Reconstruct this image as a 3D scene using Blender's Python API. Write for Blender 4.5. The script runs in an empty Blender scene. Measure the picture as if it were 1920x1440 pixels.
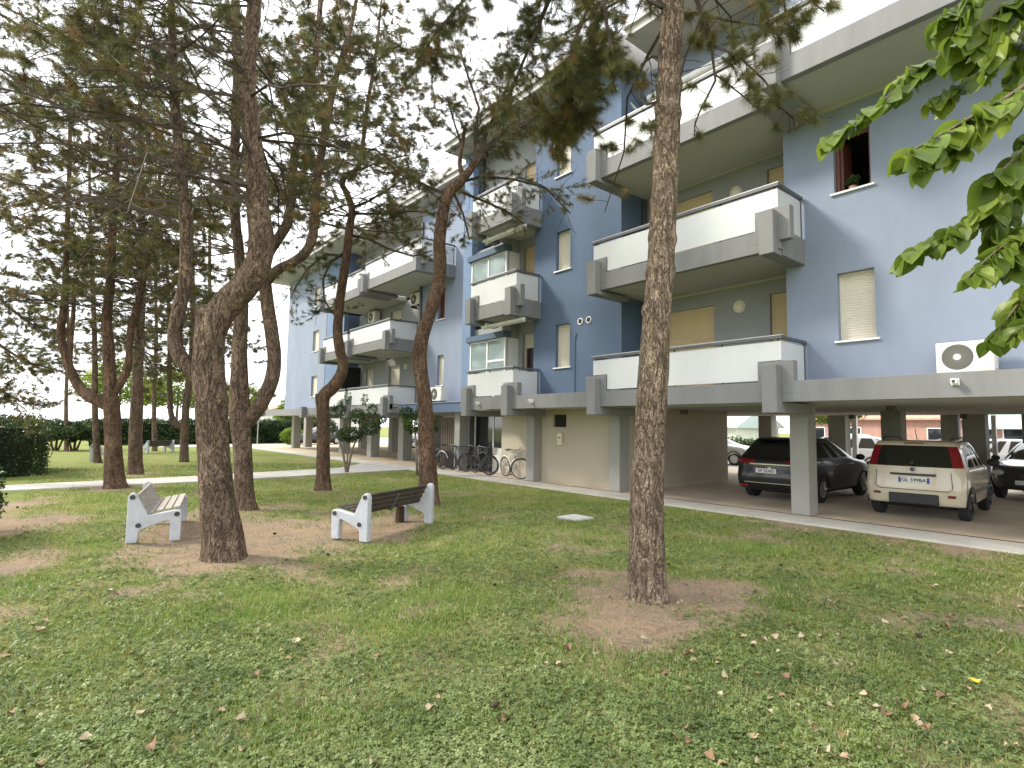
import bpy, bmesh, math, random
import numpy as np
from mathutils import Vector, Matrix, noise
rad = math.radians
random.seed(7); RNG = np.random.default_rng(11)
S = bpy.context.scene
COL = S.collection
# ------------------------------------------------------------------ camera
F_PX = 1047.0; CX, CY = 960.0, 720.0; EYE = 1.7
RX = np.array([0.76928796, -0.06014625, -0.63606482])
RY = np.array([-0.63873851, -0.04986707, -0.76780622])
RZ = np.array([0.01446197, 0.99694318, -0.07677986])
RW = np.array([RX, RY, RZ])                      # camera axes -> world (x into the building, y along the facade)
cam_d = bpy.data.cameras.new("camera"); cam = bpy.data.objects.new("camera", cam_d); COL.objects.link(cam)
cam_d.sensor_width = 36; cam_d.lens = 36 * F_PX / 1920; cam_d.clip_start = 0.05; cam_d.clip_end = 2000
m4 = Matrix([list(RX) + [0], list(RY) + [0], list(RZ) + [EYE], [0, 0, 0, 1]])
cam.matrix_world = m4
S.camera = cam
# ------------------------------------------------------------------ world and sun
SUN_EL, SUN_AZ = rad(40), rad(-42)              # azimuth from +y towards +x
W = bpy.data.worlds.new("World"); S.world = W; W.use_nodes = True
nt = W.node_tree; nt.nodes.clear()
wo = nt.nodes.new("ShaderNodeOutputWorld"); bg = nt.nodes.new("ShaderNodeBackground")
sky = nt.nodes.new("ShaderNodeTexSky"); sky.sky_type = 'NISHITA'; sky.sun_disc = False
sky.sun_elevation = SUN_EL; sky.sun_rotation = SUN_AZ
tc = nt.nodes.new("ShaderNodeTexCoord"); mp = nt.nodes.new("ShaderNodeMapping"); mp.inputs['Scale'].default_value = (1.2, 1.2, 3.0)
ns = nt.nodes.new("ShaderNodeTexNoise"); ns.inputs['Scale'].default_value = 2.2; ns.inputs['Detail'].default_value = 6
cr = nt.nodes.new("ShaderNodeValToRGB"); cr.color_ramp.elements[0].position = 0.28; cr.color_ramp.elements[0].color = (0.72,) * 3 + (1,)
cr.color_ramp.elements[1].position = 0.55; cr.color_ramp.elements[1].color = (1, 1, 1, 1)
mx = nt.nodes.new("ShaderNodeMix"); mx.data_type = 'RGBA'
mx.inputs['B'].default_value = (10.2, 10.3, 10.6, 1)
L = nt.links.new
L(tc.outputs['Generated'], mp.inputs['Vector']); L(mp.outputs['Vector'], ns.inputs['Vector']); L(ns.outputs['Fac'], cr.inputs['Fac'])
L(cr.outputs['Color'], mx.inputs['Factor']); L(sky.outputs['Color'], mx.inputs['A']); L(mx.outputs['Result'], bg.inputs['Color'])
bg.inputs['Strength'].default_value = 0.12; L(bg.outputs['Background'], wo.inputs['Surface'])
sd = bpy.data.lights.new("sun", 'SUN'); sd.energy = 2.3; sd.angle = rad(10); sd.color = (1.0, 0.93, 0.80)
sun = bpy.data.objects.new("sun", sd); COL.objects.link(sun)
sdir = Vector((math.sin(SUN_AZ) * math.cos(SUN_EL), math.cos(SUN_AZ) * math.cos(SUN_EL), math.sin(SUN_EL)))
sun.rotation_euler = sdir.to_track_quat('Z', 'Y').to_euler(); sun.location = sdir * 60
S.view_settings.view_transform = 'Standard'; S.view_settings.look = 'None'; S.view_settings.gamma = 1
S.view_settings.exposure = 1.18
S.cycles.max_bounces = 6; S.cycles.diffuse_bounces = 4; S.cycles.transparent_max_bounces = 6
# ------------------------------------------------------------------ pixel helpers: a photo pixel at a real distance -> a world point
EYE3 = np.array([0, 0, EYE])
FH = np.array([-RX[2], -RY[2], 0.0]); FH /= np.linalg.norm(FH)
def ray(px, py): return RW @ np.array([(px - CX) / F_PX, -(py - CY) / F_PX, -1.0])
def at(px, py, D):
    d = ray(px, py); return EYE3 + d * (D / (d @ FH))
def ground(px, py):
    d = ray(px, py); return EYE3 + d * (-EYE / d[2])
def on(px, py, ax, v):
    d = ray(px, py); return EYE3 + d * ((v - EYE3[ax]) / d[ax])
def hdist(p): return float(np.array([p[0], p[1], 0]) @ FH)
# ------------------------------------------------------------------ materials
MATS = {}
def mat(name, col, rough=0.7, var=0.12, vscale=3.0, bump=0.0, bscale=40.0, metal=0.0, spec=0.5, coat=0.0, trans=0.0, col2=None, stretch=None, alpha=None, emit=None):
    if name in MATS: return MATS[name]
    m = bpy.data.materials.new(name); m.use_nodes = True; t = m.node_tree; b = t.nodes['Principled BSDF']
    b.inputs['Roughness'].default_value = rough; b.inputs['Metallic'].default_value = metal
    b.inputs['Specular IOR Level'].default_value = spec; b.inputs['Coat Weight'].default_value = coat
    b.inputs['Transmission Weight'].default_value = trans
    co = t.nodes.new("ShaderNodeTexCoord"); src = co.outputs['Object']
    if stretch:
        mpn = t.nodes.new("ShaderNodeMapping"); mpn.inputs['Scale'].default_value = stretch
        t.links.new(src, mpn.inputs['Vector']); src = mpn.outputs['Vector']
    n = t.nodes.new("ShaderNodeTexNoise"); n.inputs['Scale'].default_value = vscale; n.inputs['Detail'].default_value = 5; n.inputs['Roughness'].default_value = 0.6
    t.links.new(src, n.inputs['Vector'])
    r = t.nodes.new("ShaderNodeValToRGB"); r.color_ramp.elements[0].position = 0.3; r.color_ramp.elements[1].position = 0.7
    c2 = col2 if col2 else tuple(min(1, c * (1 + var)) for c in col)
    c1 = col if col2 else tuple(c * (1 - var) for c in col)
    r.color_ramp.elements[0].color = (*c1, 1); r.color_ramp.elements[1].color = (*c2, 1)
    t.links.new(n.outputs['Fac'], r.inputs['Fac']); t.links.new(r.outputs['Color'], b.inputs['Base Color'])
    if bump:
        n2 = t.nodes.new("ShaderNodeTexNoise"); n2.inputs['Scale'].default_value = bscale; n2.inputs['Detail'].default_value = 4
        t.links.new(src, n2.inputs['Vector'])
        bp = t.nodes.new("ShaderNodeBump"); bp.inputs['Strength'].default_value = bump; bp.inputs['Distance'].default_value = 0.02
        t.links.new(n2.outputs['Fac'], bp.inputs['Height']); t.links.new(bp.outputs['Normal'], b.inputs['Normal'])
    if emit: b.inputs['Emission Color'].default_value = (*emit[0], 1); b.inputs['Emission Strength'].default_value = emit[1]
    MATS[name] = m; return m
def leafmat(name, cols, trans=0.35, rough=0.5, scale=1.5):
    """foliage: colour varies from clump to clump; some light passes through"""
    if name in MATS: return MATS[name]
    m = bpy.data.materials.new(name); m.use_nodes = True; t = m.node_tree; b = t.nodes['Principled BSDF']; out = t.nodes['Material Output']
    b.inputs['Roughness'].default_value = rough; b.inputs['Specular IOR Level'].default_value = 0.3
    co = t.nodes.new("ShaderNodeTexCoord"); n = t.nodes.new("ShaderNodeTexNoise"); n.inputs['Scale'].default_value = scale; n.inputs['Detail'].default_value = 3
    t.links.new(co.outputs['Object'], n.inputs['Vector'])
    r = t.nodes.new("ShaderNodeValToRGB"); e = r.color_ramp.elements
    e[0].position = 0.32; e[0].color = (*cols[0], 1); e[1].position = 0.68; e[1].color = (*cols[-1], 1)
    for i, c in enumerate(cols[1:-1]):
        k = e.new(0.32 + 0.36 * (i + 1) / (len(cols) - 1)); k.color = (*c, 1)
    t.links.new(n.outputs['Fac'], r.inputs['Fac']); t.links.new(r.outputs['Color'], b.inputs['Base Color'])
    tr = t.nodes.new("ShaderNodeBsdfTranslucent"); ms = t.nodes.new("ShaderNodeMixShader"); ms.inputs['Fac'].default_value = trans
    t.links.new(r.outputs['Color'], tr.inputs['Color']); t.links.new(b.outputs['BSDF'], ms.inputs[1]); t.links.new(tr.outputs['BSDF'], ms.inputs[2])
    t.links.new(ms.outputs['Shader'], out.inputs['Surface'])
    MATS[name] = m; return m
def barkmat(name, dark, mid, light, sc=1.0):
    """furrowed bark: plates parted by wandering, mostly upright cracks, flaky inside"""
    if name in MATS: return MATS[name]
    m = bpy.data.materials.new(name); m.use_nodes = True; t = m.node_tree; b = t.nodes['Principled BSDF']; N = t.nodes.new; K = t.links.new
    b.inputs['Roughness'].default_value = 0.95; b.inputs['Specular IOR Level'].default_value = 0.12
    co = N("ShaderNodeTexCoord")
    def noise_(scale, sz, detail, rough, dist=0.0):
        mp_ = N("ShaderNodeMapping"); mp_.inputs['Scale'].default_value = (1, 1, sz); K(co.outputs['Object'], mp_.inputs['Vector'])
        n = N("ShaderNodeTexNoise"); n.inputs['Scale'].default_value = scale * sc; n.inputs['Detail'].default_value = detail; n.inputs['Roughness'].default_value = rough; n.inputs['Distortion'].default_value = dist
        K(mp_.outputs['Vector'], n.inputs['Vector']); return n.outputs['Fac']
    def math_(op, a, bb=None, clamp=False):
        q = N("ShaderNodeMath"); q.operation = op; q.use_clamp = clamp
        for i, v in enumerate((a, bb)):
            if v is None: continue
            if isinstance(v, (int, float)): q.inputs[i].default_value = v
            else: K(v, q.inputs[i])
        return q.outputs[0]
    n1 = noise_(12.5, .30, 5, .62, .9); crack = math_('MULTIPLY', math_('ABSOLUTE', math_('SUBTRACT', n1, .5)), 19.0, True)
    n2 = noise_(32, .5, 4, .6, 1.2); crack2 = math_('MULTIPLY', math_('ABSOLUTE', math_('SUBTRACT', n2, .5)), 14.0, True)
    fl = noise_(70, .55, 6, .7); big = noise_(2.6, .6, 3, .5)
    r = N("ShaderNodeValToRGB"); e = r.color_ramp.elements; e[0].position = .30; e[0].color = (*[c * .55 for c in mid], 1); e[1].position = .70; e[1].color = (*light, 1); k = e.new(.50); k.color = (*mid, 1); K(fl, r.inputs['Fac'])
    rb = N("ShaderNodeValToRGB"); rb.color_ramp.elements[0].position = .32; rb.color_ramp.elements[0].color = (.72, .70, .68, 1); rb.color_ramp.elements[1].position = .68; rb.color_ramp.elements[1].color = (1.22, 1.2, 1.18, 1); K(big, rb.inputs['Fac'])
    mu = N("ShaderNodeMix"); mu.data_type = 'RGBA'; mu.blend_type = 'MULTIPLY'; mu.inputs['Factor'].default_value = 1; K(r.outputs['Color'], mu.inputs['A']); K(rb.outputs['Color'], mu.inputs['B'])
    h = math_('MULTIPLY', math_('POWER', crack, .7), math_('ADD', math_('MULTIPLY', crack2, .45), .55))
    fin_ = N("ShaderNodeMix"); fin_.data_type = 'RGBA'; fin_.inputs['A'].default_value = (*dark, 1); K(h, fin_.inputs['Factor']); K(mu.outputs['Result'], fin_.inputs['B']); K(fin_.outputs['Result'], b.inputs['Base Color'])
    hb = math_('ADD', math_('MULTIPLY', h, 1.0), math_('MULTIPLY', fl, .55))
    bp = N("ShaderNodeBump"); bp.inputs['Strength'].default_value = .9; bp.inputs['Distance'].default_value = 0.035 / sc; K(hb, bp.inputs['Height']); K(bp.outputs['Normal'], b.inputs['Normal'])
    MATS[name] = m; return m

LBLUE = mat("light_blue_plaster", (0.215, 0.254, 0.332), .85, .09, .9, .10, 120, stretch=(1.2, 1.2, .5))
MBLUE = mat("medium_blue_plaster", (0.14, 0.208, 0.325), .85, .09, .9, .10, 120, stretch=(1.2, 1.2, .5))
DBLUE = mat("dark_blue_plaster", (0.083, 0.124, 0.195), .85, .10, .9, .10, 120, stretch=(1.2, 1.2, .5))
GREY = mat("grey_concrete_paint", (0.195, 0.197, 0.197), .8, .10, 2.2, .15, 120, stretch=(1.6, 1.6, .35))
RGREY = mat("recess_grey_plaster", (0.285, 0.295, 0.30), .85, .05, 1.0, .2, 200)
SOFFIT = mat("soffit_paint", (0.42, 0.42, 0.385), .85, .05, .8, .1, 150)
CREAM = mat("cream_plaster", (0.43, 0.385, 0.295), .85, .06, .8, .25, 200)
PILLAR = mat("pillar_paint", (0.285, 0.283, 0.26), .8, .05, 1.5, .2, 150)
SHUT = mat("cream_shutter_pvc", (0.62, 0.49, 0.29), .5, .05, 2)
WSHUT = mat("white_shutter_pvc", (0.62, 0.58, 0.48), .5, .05, 2)
WHITE = mat("white_paint", (0.76, 0.76, 0.74), .45, .04, 4)
PANEL = mat("milky_glass_panel", (0.58, 0.595, 0.60), .30, .04, 1.2, spec=.3)
RAIL = mat("dark_grey_rail", (0.085, 0.09, 0.095), .45, .1, 5)
RAILTOP = mat("pale_rail_top", (0.45, 0.46, 0.46), .4, .08, 5, metal=.3)
ROOF = mat("pale_roof_sheet", (0.42, 0.41, 0.40), .8, .08, 2)
GLASS = mat("dark_window_glass", (0.018, 0.022, 0.025), .05, .1, 2, spec=.9)
VGLASS = mat("veranda_glass", (0.22, 0.29, 0.29), .06, .15, 1.0, spec=.9)
BROWN = mat("brown_window_wood", (0.11, 0.035, 0.025), .5, .2, 6)
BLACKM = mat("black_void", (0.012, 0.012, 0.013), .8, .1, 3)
BLACKP = mat("black_plastic", (0.022, 0.022, 0.024), .55, .12, 8)
RUBBER = mat("tyre_rubber", (0.018, 0.018, 0.019), .85, .15, 20)
STEEL = mat("brushed_steel", (0.5, 0.5, 0.5), .35, .1, 10, metal=.9)
LAMPG = mat("lamp_glass", (0.75, 0.68, 0.50), .3, .03, 3)
REDP = mat("red_tail_lamp", (0.21, 0.008, 0.014), .15, .15, 6, coat=.8)
CONC = mat("pavement_concrete", (0.44, 0.425, 0.38), .9, .12, 1.6, .3, 60)
PAVER = mat("garage_paving", (0.54, 0.45, 0.34), .9, .2, 1.1, .3, 30)
# ------------------------------------------------------------------ mesh builder
class MB:
    def __init__(s): s.v = []; s.f = []; s.smooth = False
    def add(s, vs, fs):
        o = len(s.v); s.v += [tuple(map(float, p)) for p in vs]; s.f += [tuple(i + o for i in q) for q in fs]; return s
    def box(s, x0, x1, y0, y1, z0, z1, b=0.0):
        if x0 > x1: x0, x1 = x1, x0
        if y0 > y1: y0, y1 = y1, y0
        if z0 > z1: z0, z1 = z1, z0
        vs = [(x, y, z) for z in (z0, z1) for y in (y0, y1) for x in (x0, x1)]
        return s.add(vs, [(0, 2, 3, 1), (4, 5, 7, 6), (0, 1, 5, 4), (2, 6, 7, 3), (0, 4, 6, 2), (1, 3, 7, 5)])
    def prism(s, poly, axis, a, b):
        """extrude a 2-D polygon along axis (0,1,2) from a to b; poly coordinates are the two other axes in order"""
        n = len(poly)
        def P(p, w):
            return (w, p[0], p[1]) if axis == 0 else ((p[0], w, p[1]) if axis == 1 else (p[0], p[1], w))
        vs = [P(p, a) for p in poly] + [P(p, b) for p in poly]
        fs = [tuple(range(n)), tuple(range(2 * n - 1, n - 1, -1))] + [(i, i + n, (i + 1) % n + n, (i + 1) % n) for i in range(n)]
        return s.add(vs, fs)
    def tube(s, pts, r, n=8, caps=True):
        pts = [Vector(p) for p in pts]; k = len(pts)
        rs = r if isinstance(r, (list, tuple)) else [r] * k
        vs = []; up = None
        for i, p in enumerate(pts):
            t = (pts[min(i + 1, k - 1)] - pts[max(i - 1, 0)])
            t = t.normalized() if t.length > 1e-9 else Vector((0, 0, 1))
            if up is None: up = t.orthogonal().normalized()
            else:
                up = up - t * up.dot(t); up = up.normalized() if up.length > 1e-6 else t.orthogonal().normalized()
            w = t.cross(up)
            for j in range(n):
                a = 2 * math.pi * j / n; vs.append(p + (up * math.cos(a) + w * math.sin(a)) * rs[i])
        fs = [(i * n + j, i * n + (j + 1) % n, (i + 1) * n + (j + 1) % n, (i + 1) * n + j) for i in range(k - 1) for j in range(n)]
        if caps: fs += [tuple(range(n - 1, -1, -1)), tuple(range((k - 1) * n, k * n))]
        return s.add(vs, fs)
    def cyl(s, c, axis, r, h, n=20, r2=None):
        d = Vector([(1, 0, 0), (0, 1, 0), (0, 0, 1)][axis]); c = Vector(c)
        return s.tube([c, c + d * h], [r, r if r2 is None else r2], n)
    def ring(s, c, axis, R, r, n=28, m=8):
        """torus"""
        vs = []; fs = []
        for i in range(n):
            a = 2 * math.pi * i / n
            for j in range(m):
                b = 2 * math.pi * j / m; q = R + r * math.cos(b); u, v, w = q * math.cos(a), q * math.sin(a), r * math.sin(b)
                p = (w, u, v) if axis == 0 else ((u, w, v) if axis == 1 else (u, v, w))
                vs.append((p[0] + c[0], p[1] + c[1], p[2] + c[2]))
        for i in range(n):
            for j in range(m): fs.append((i * m + j, i * m + (j + 1) % m, ((i + 1) % n) * m + (j + 1) % m, ((i + 1) % n) * m + j))
        return s.add(vs, fs)
    def sphere(s, c, r, n=14, m=9, sc=(1, 1, 1)):
        vs = []; fs = []
        for i in range(m + 1):
            t = math.pi * i / m
            for j in range(n):
                a = 2 * math.pi * j / n
                vs.append((c[0] + r * sc[0] * math.sin(t) * math.cos(a), c[1] + r * sc[1] * math.sin(t) * math.sin(a), c[2] + r * sc[2] * math.cos(t)))
        for i in range(m):
            for j in range(n): fs.append((i * n + j, (i + 1) * n + j, (i + 1) * n + (j + 1) % n, i * n + (j + 1) % n))
        return s.add(vs, fs)
    def xform(s, M):
        s.v = [tuple(M @ Vector(p)) for p in s.v]; return s
    def build(s, name, m, parent=None, local=False, smooth=None, bevel=0.0, fix=True):
        me = bpy.data.meshes.new(name)
        v = s.v
        if parent is not None and not local:
            o = Vector((0, 0, 0)); q = parent
            while q is not None: o += q.location; q = q.parent
            v = [(p[0] - o.x, p[1] - o.y, p[2] - o.z) for p in v]
        me.from_pydata(v, [], s.f)
        if fix:
            bm = bmesh.new(); bm.from_mesh(me); bmesh.ops.recalc_face_normals(bm, faces=bm.faces); bm.to_mesh(me); bm.free()
        if smooth if smooth is not None else s.smooth:
            me.polygons.foreach_set("use_smooth", [True] * len(me.polygons))
        for mm in (m if isinstance(m, (list, tuple)) else [m]): me.materials.append(mm)
        ob = bpy.data.objects.new(name, me); COL.objects.link(ob)
        if parent is not None: ob.parent = parent
        if bevel:
            bv = ob.modifiers.new("bevel", 'BEVEL'); bv.width = bevel; bv.segments = 2; bv.limit_method = 'ANGLE'; bv.angle_limit = rad(40)
        return ob
def tag(o, label=None, cat=None, group=None, kind=None):
    if label: o['label'] = label
    if cat: o['category'] = cat
    if group: o['group'] = group
    if kind: o['kind'] = kind
    return o
def thing(name, label, cat, loc=(0, 0, 0), rz=0.0, group=None):
    o = bpy.data.objects.new(name, None); COL.objects.link(o); o.location = loc; o.rotation_euler = (0, 0, rz); o.empty_display_size = .2
    return tag(o, label, cat, group)
def children(o): return [c for c in list(COL.objects) if c.parent is o]
def copy_tree(o, parent=None):
    c = o.copy(); COL.objects.link(c)
    if parent is not None: c.parent = parent
    for ch in list(o.children): copy_tree(ch, c)
    return c
def soup(name, verts, faces_n, m, parent, midx=None, smooth=False, local=False):
    """fast mesh: verts (N,3) array, consecutive faces_n-gons"""
    verts = np.asarray(verts, dtype=np.float32).reshape(-1, 3)
    if parent is not None and not local: verts = verts - np.array(parent.location, dtype=np.float32)
    n = len(verts); k = n // faces_n
    me = bpy.data.meshes.new(name); me.vertices.add(n); me.vertices.foreach_set("co", verts.ravel())
    me.loops.add(n); me.loops.foreach_set("vertex_index", np.arange(n, dtype=np.int32))
    me.polygons.add(k); me.polygons.foreach_set("loop_start", np.arange(0, n, faces_n, dtype=np.int32))
    for mm in (m if isinstance(m, (list, tuple)) else [m]): me.materials.append(mm)
    if midx is not None: me.polygons.foreach_set("material_index", np.asarray(midx, dtype=np.int32))
    if smooth: me.polygons.foreach_set("use_smooth", np.ones(k, dtype=bool))
    me.update(calc_edges=True); me.validate()
    ob = bpy.data.objects.new(name, me); COL.objects.link(ob)
    if parent is not None: ob.parent = parent
    return ob
def text_obj(name, s, size, m, parent, M, depth=0.002):
    cu = bpy.data.curves.new(name, 'FONT'); cu.body = s; cu.size = size; cu.align_x = 'CENTER'; cu.align_y = 'CENTER'; cu.extrude = depth; cu.offset = size * .022
    tmp = bpy.data.objects.new(name, cu); COL.objects.link(tmp); bpy.context.view_layer.update()
    me = bpy.data.meshes.new_from_object(tmp.evaluated_get(bpy.context.evaluated_depsgraph_get()))
    bpy.data.objects.remove(tmp); me.transform(M); me.materials.clear(); me.materials.append(m); me.name = name
    o = bpy.data.objects.new(name, me); COL.objects.link(o); o.parent = parent
    return o
# ------------------------------------------------------------------ ground
BARE = [(4.82, 3.59, .95), (5.6, 3.2, .55), (4.2, 3.2, .5), (1.83, 7.88, 1.15), (2.9, 9.2, 1.5), (3.1, 12.0, .9), (3.9, 8.6, 1.1), (1.3, 9.2, .9), (5.0, 9.3, .8), (2.2, 10.4, 1.2), (-.5, 8.8, .7), (-.9, 6.5, .7), (-.3, 12.5, .7), (-.3, 15.5, .7),
        (5.65, 14.48, .4), (1.42, 17.4, .7), (2.31, 22.1, .7), (6.6, 10.8, .45), (10.5, 4.5, .35), (10.6, 2.2, .3)]
def nz(x, y, s, o=0.0): return noise.noise(Vector((x * s + o, y * s - o, o * 1.7)))
def bare(x, y):
    v = 0.0
    for bx, by, r in BARE:
        d = math.hypot(x - bx, y - by) / r
        if d < 2.0: v = max(v, 1.02 - .66 * d + .42 * nz(x, y, 1.5, bx) + .28 * nz(x, y, 4.2, by))
    n1 = nz(x, y, .55, 3.1); n2 = nz(x, y, 1.7, 9.4)
    v += 0.34 * n1 + 0.38 * n2 + .16 * nz(x, y, 4.5, 2.2)
    if y < 6: v += 0.16 * max(0, n2 + .25) + (0.18 if x > 3.0 else 0) * (n1 + .45)
    return max(0.0, min(1.0, v * 1.15 - .02))
gx = np.concatenate([[-400, -150, -60, -25, -12, -8], np.arange(-6, 12.01, .12), [14, 18, 24, 32, 45, 70, 150, 400]])
gy = np.concatenate([[-300, -80, -30, -12, -6, -3, -1], np.arange(0, 26.01, .13), [28, 31, 35, 40, 46, 54, 70, 110, 200, 500]])
gv = []; ga = []
for yy in gy:
    for xx in gx:
        near = -6 <= xx <= 12 and 0 <= yy <= 26
        h = 0.0
        if near and xx < 10.4: h = 0.025 * nz(xx, yy, .6, 1) + 0.012 * nz(xx, yy, 2.4, 5) - .012
        gv.append((xx, yy, h)); ga.append(bare(xx, yy) if near else 0.12)
nx = len(gx)
gf = [(j * nx + i, j * nx + i + 1, (j + 1) * nx + i + 1, (j + 1) * nx + i) for j in range(len(gy) - 1) for i in range(nx - 1)]
gm = bpy.data.meshes.new("lawn_ground"); gm.from_pydata(gv, [], gf); at_ = gm.attributes.new("bare", 'FLOAT', 'POINT'); at_.data.foreach_set("value", ga)
lawn = bpy.data.objects.new("lawn_ground", gm); COL.objects.link(lawn); lawn['kind'] = 'structure'
GM = bpy.data.materials.new("lawn_and_soil"); GM.use_nodes = True; t = GM.node_tree; b = t.nodes['Principled BSDF']; b.inputs['Roughness'].default_value = .95; b.inputs['Specular IOR Level'].default_value = .1
aN = t.nodes.new("ShaderNodeAttribute"); aN.attribute_name = "bare"; co = t.nodes.new("ShaderNodeTexCoord")
def tn(scale, detail=5, rough=.6):
    n = t.nodes.new("ShaderNodeTexNoise"); n.inputs['Scale'].default_value = scale; n.inputs['Detail'].default_value = detail; n.inputs['Roughness'].default_value = rough
    t.links.new(co.outputs['Object'], n.inputs['Vector']); return n
def ramp(src, stops):
    r = t.nodes.new("ShaderNodeValToRGB"); e = r.color_ramp.elements
    e[0].position = stops[0][0]; e[0].color = (*stops[0][1], 1); e[1].position = stops[-1][0]; e[1].color = (*stops[-1][1], 1)
    for p, c in stops[1:-1]: k = e.new(p); k.color = (*c, 1)
    t.links.new(src, r.inputs['Fac']); return r
g1 = ramp(tn(38, 6, .75).outputs['Fac'], [(.3, (.075, .10, .03)), (.5, (.175, .205, .065)), (.62, (.25, .265, .10)), (.75, (.34, .32, .16))])
g2 = ramp(tn(1.1, 3).outputs['Fac'], [(.32, (.70, .95, .50)), (.5, (1.05, 1.05, .85)), (.68, (1.35, 1.12, 1.0))])
mg = t.nodes.new("ShaderNodeMix"); mg.data_type = 'RGBA'; mg.blend_type = 'MULTIPLY'; mg.inputs['Factor'].default_value = .8
t.links.new(g1.outputs['Color'], mg.inputs['A']); t.links.new(g2.outputs['Color'], mg.inputs['B'])
s1 = ramp(tn(55, 6, .7).outputs['Fac'], [(.3, (.15, .115, .08)), (.5, (.30, .235, .165)), (.72, (.46, .385, .29))])
s2 = ramp(tn(2.3, 4).outputs['Fac'], [(.35, (.8, .82, .85)), (.65, (1.2, 1.08, .98))])
mS = t.nodes.new("ShaderNodeMix"); mS.data_type = 'RGBA'; mS.blend_type = 'MULTIPLY'; mS.inputs['Factor'].default_value = .8
t.links.new(s1.outputs['Color'], mS.inputs['A']); t.links.new(s2.outputs['Color'], mS.inputs['B'])
ed = tn(16, 6, .7); m1 = t.nodes.new("ShaderNodeMath"); m1.operation = 'MULTIPLY_ADD'; m1.inputs[1].default_value = .9; t.links.new(ed.outputs['Fac'], m1.inputs[0]); t.links.new(aN.outputs['Fac'], m1.inputs[2])
e2 = ramp(m1.outputs[0], [(.55, (0, 0, 0)), (1.0, (1, 1, 1))])
fin = t.nodes.new("ShaderNodeMix"); fin.data_type = 'RGBA'; t.links.new(e2.outputs['Color'], fin.inputs['Factor']); t.links.new(mg.outputs['Result'], fin.inputs['A']); t.links.new(mS.outputs['Result'], fin.inputs['B'])
t.links.new(fin.outputs['Result'], b.inputs['Base Color'])
bpn = t.nodes.new("ShaderNodeBump"); bpn.inputs['Strength'].default_value = .8; bpn.inputs['Distance'].default_value = .03; t.links.new(tn(70, 6, .75).outputs['Fac'], bpn.inputs['Height']); t.links.new(bpn.outputs['Normal'], b.inputs['Normal'])
gm.materials.append(GM)
def slab(name, poly, z, m, under=-.15):
    mb = MB(); mb.prism(poly, 2, under, z); o = mb.build(name, m); o['kind'] = 'structure'; return o
slab("pavement", [(10.74, -12), (11.62, -12), (11.62, 60), (10.74, 60)], .035, CONC)
slab("garage_floor", [(11.64, -12), (24, -12), (24, 17.2), (11.64, 17.2)], .028, PAVER)
slab("pilotis_floor", [(11.64, 17.22), (24, 17.22), (24, 46), (11.64, 46)], .03, mat("pilotis_paving", (.44, .36, .25), .9, .12, 1.2, .25, 40))
slab("footpath", [(-5, 17.9), (-.6, 18.0), (3.6, 18.05), (8.0, 18.7), (10.73, 19.1), (10.73, 23.1), (8.9, 21.2), (3.9, 19.95), (-.6, 19.4), (-5, 19.3)], .03, CONC)
slab("parking_road", [(24.02, -30), (60, -30), (60, 70), (24.02, 70)], .02, mat("pale_asphalt", (.40, .385, .36), .9, .08, .8, .3, 80))
slab("far_path", [(6, 44.5), (11.6, 43.0), (24, 46.1), (24, 49), (6, 48)], .025, CONC)
slab("drain_strip", [(11.62, -12), (11.66, -12), (11.66, 17.2), (11.62, 17.2)], .045, mat("rusty_joint", (.10, .055, .04), .8, .3, 4))
# ------------------------------------------------------------------ the apartment building
BASE = (11.7, 5.0, 0)
B = thing("apartment_building", "long three storey blue apartment building on pillars with white panelled balconies", "building", BASE)
def wall_x(name, x, y0, y1, z0, z1, m, th=.25, holes=(), parent=B):
    """a wall whose face looks towards -x, with real openings and their reveals"""
    mb = MB()
    ys = sorted({y0, y1, *[h[0] for h in holes], *[h[1] for h in holes]}); zs = sorted({z0, z1, *[h[2] for h in holes], *[h[3] for h in holes]})
    def inh(y, z): return any(h[0] < y < h[1] and h[2] < z < h[3] for h in holes)
    for a, c in zip(ys, ys[1:]):
        for d, e in zip(zs, zs[1:]):
            if inh((a + c) / 2, (d + e) / 2): continue
            mb.add([(x, a, d), (x, c, d), (x, c, e), (x, a, e)], [(0, 3, 2, 1)]); mb.add([(x + th, a, d), (x + th, c, d), (x + th, c, e), (x + th, a, e)], [(0, 1, 2, 3)])
    for (a, c, d, e) in list(holes) + [(y0, y1, z0, z1)]:
        q = [(x, a, d), (x + th, a, d), (x + th, c, d), (x, c, d), (x, a, e), (x + th, a, e), (x + th, c, e), (x, c, e)]
        fs = [(0, 1, 2, 3), (4, 7, 6, 5), (0, 4, 5, 1), (3, 2, 6, 7)]
        if (a, c, d, e) == (y0, y1, z0, z1): fs = [f[::-1] for f in fs]
        mb.add(q, fs)
    return mb.build(name, m, parent, fix=False)
def box_part(name, m, *a, parent=B, bevel=0.0):
    mb = MB(); mb.box(*a); return mb.build(name, m, parent, bevel=bevel)
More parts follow.
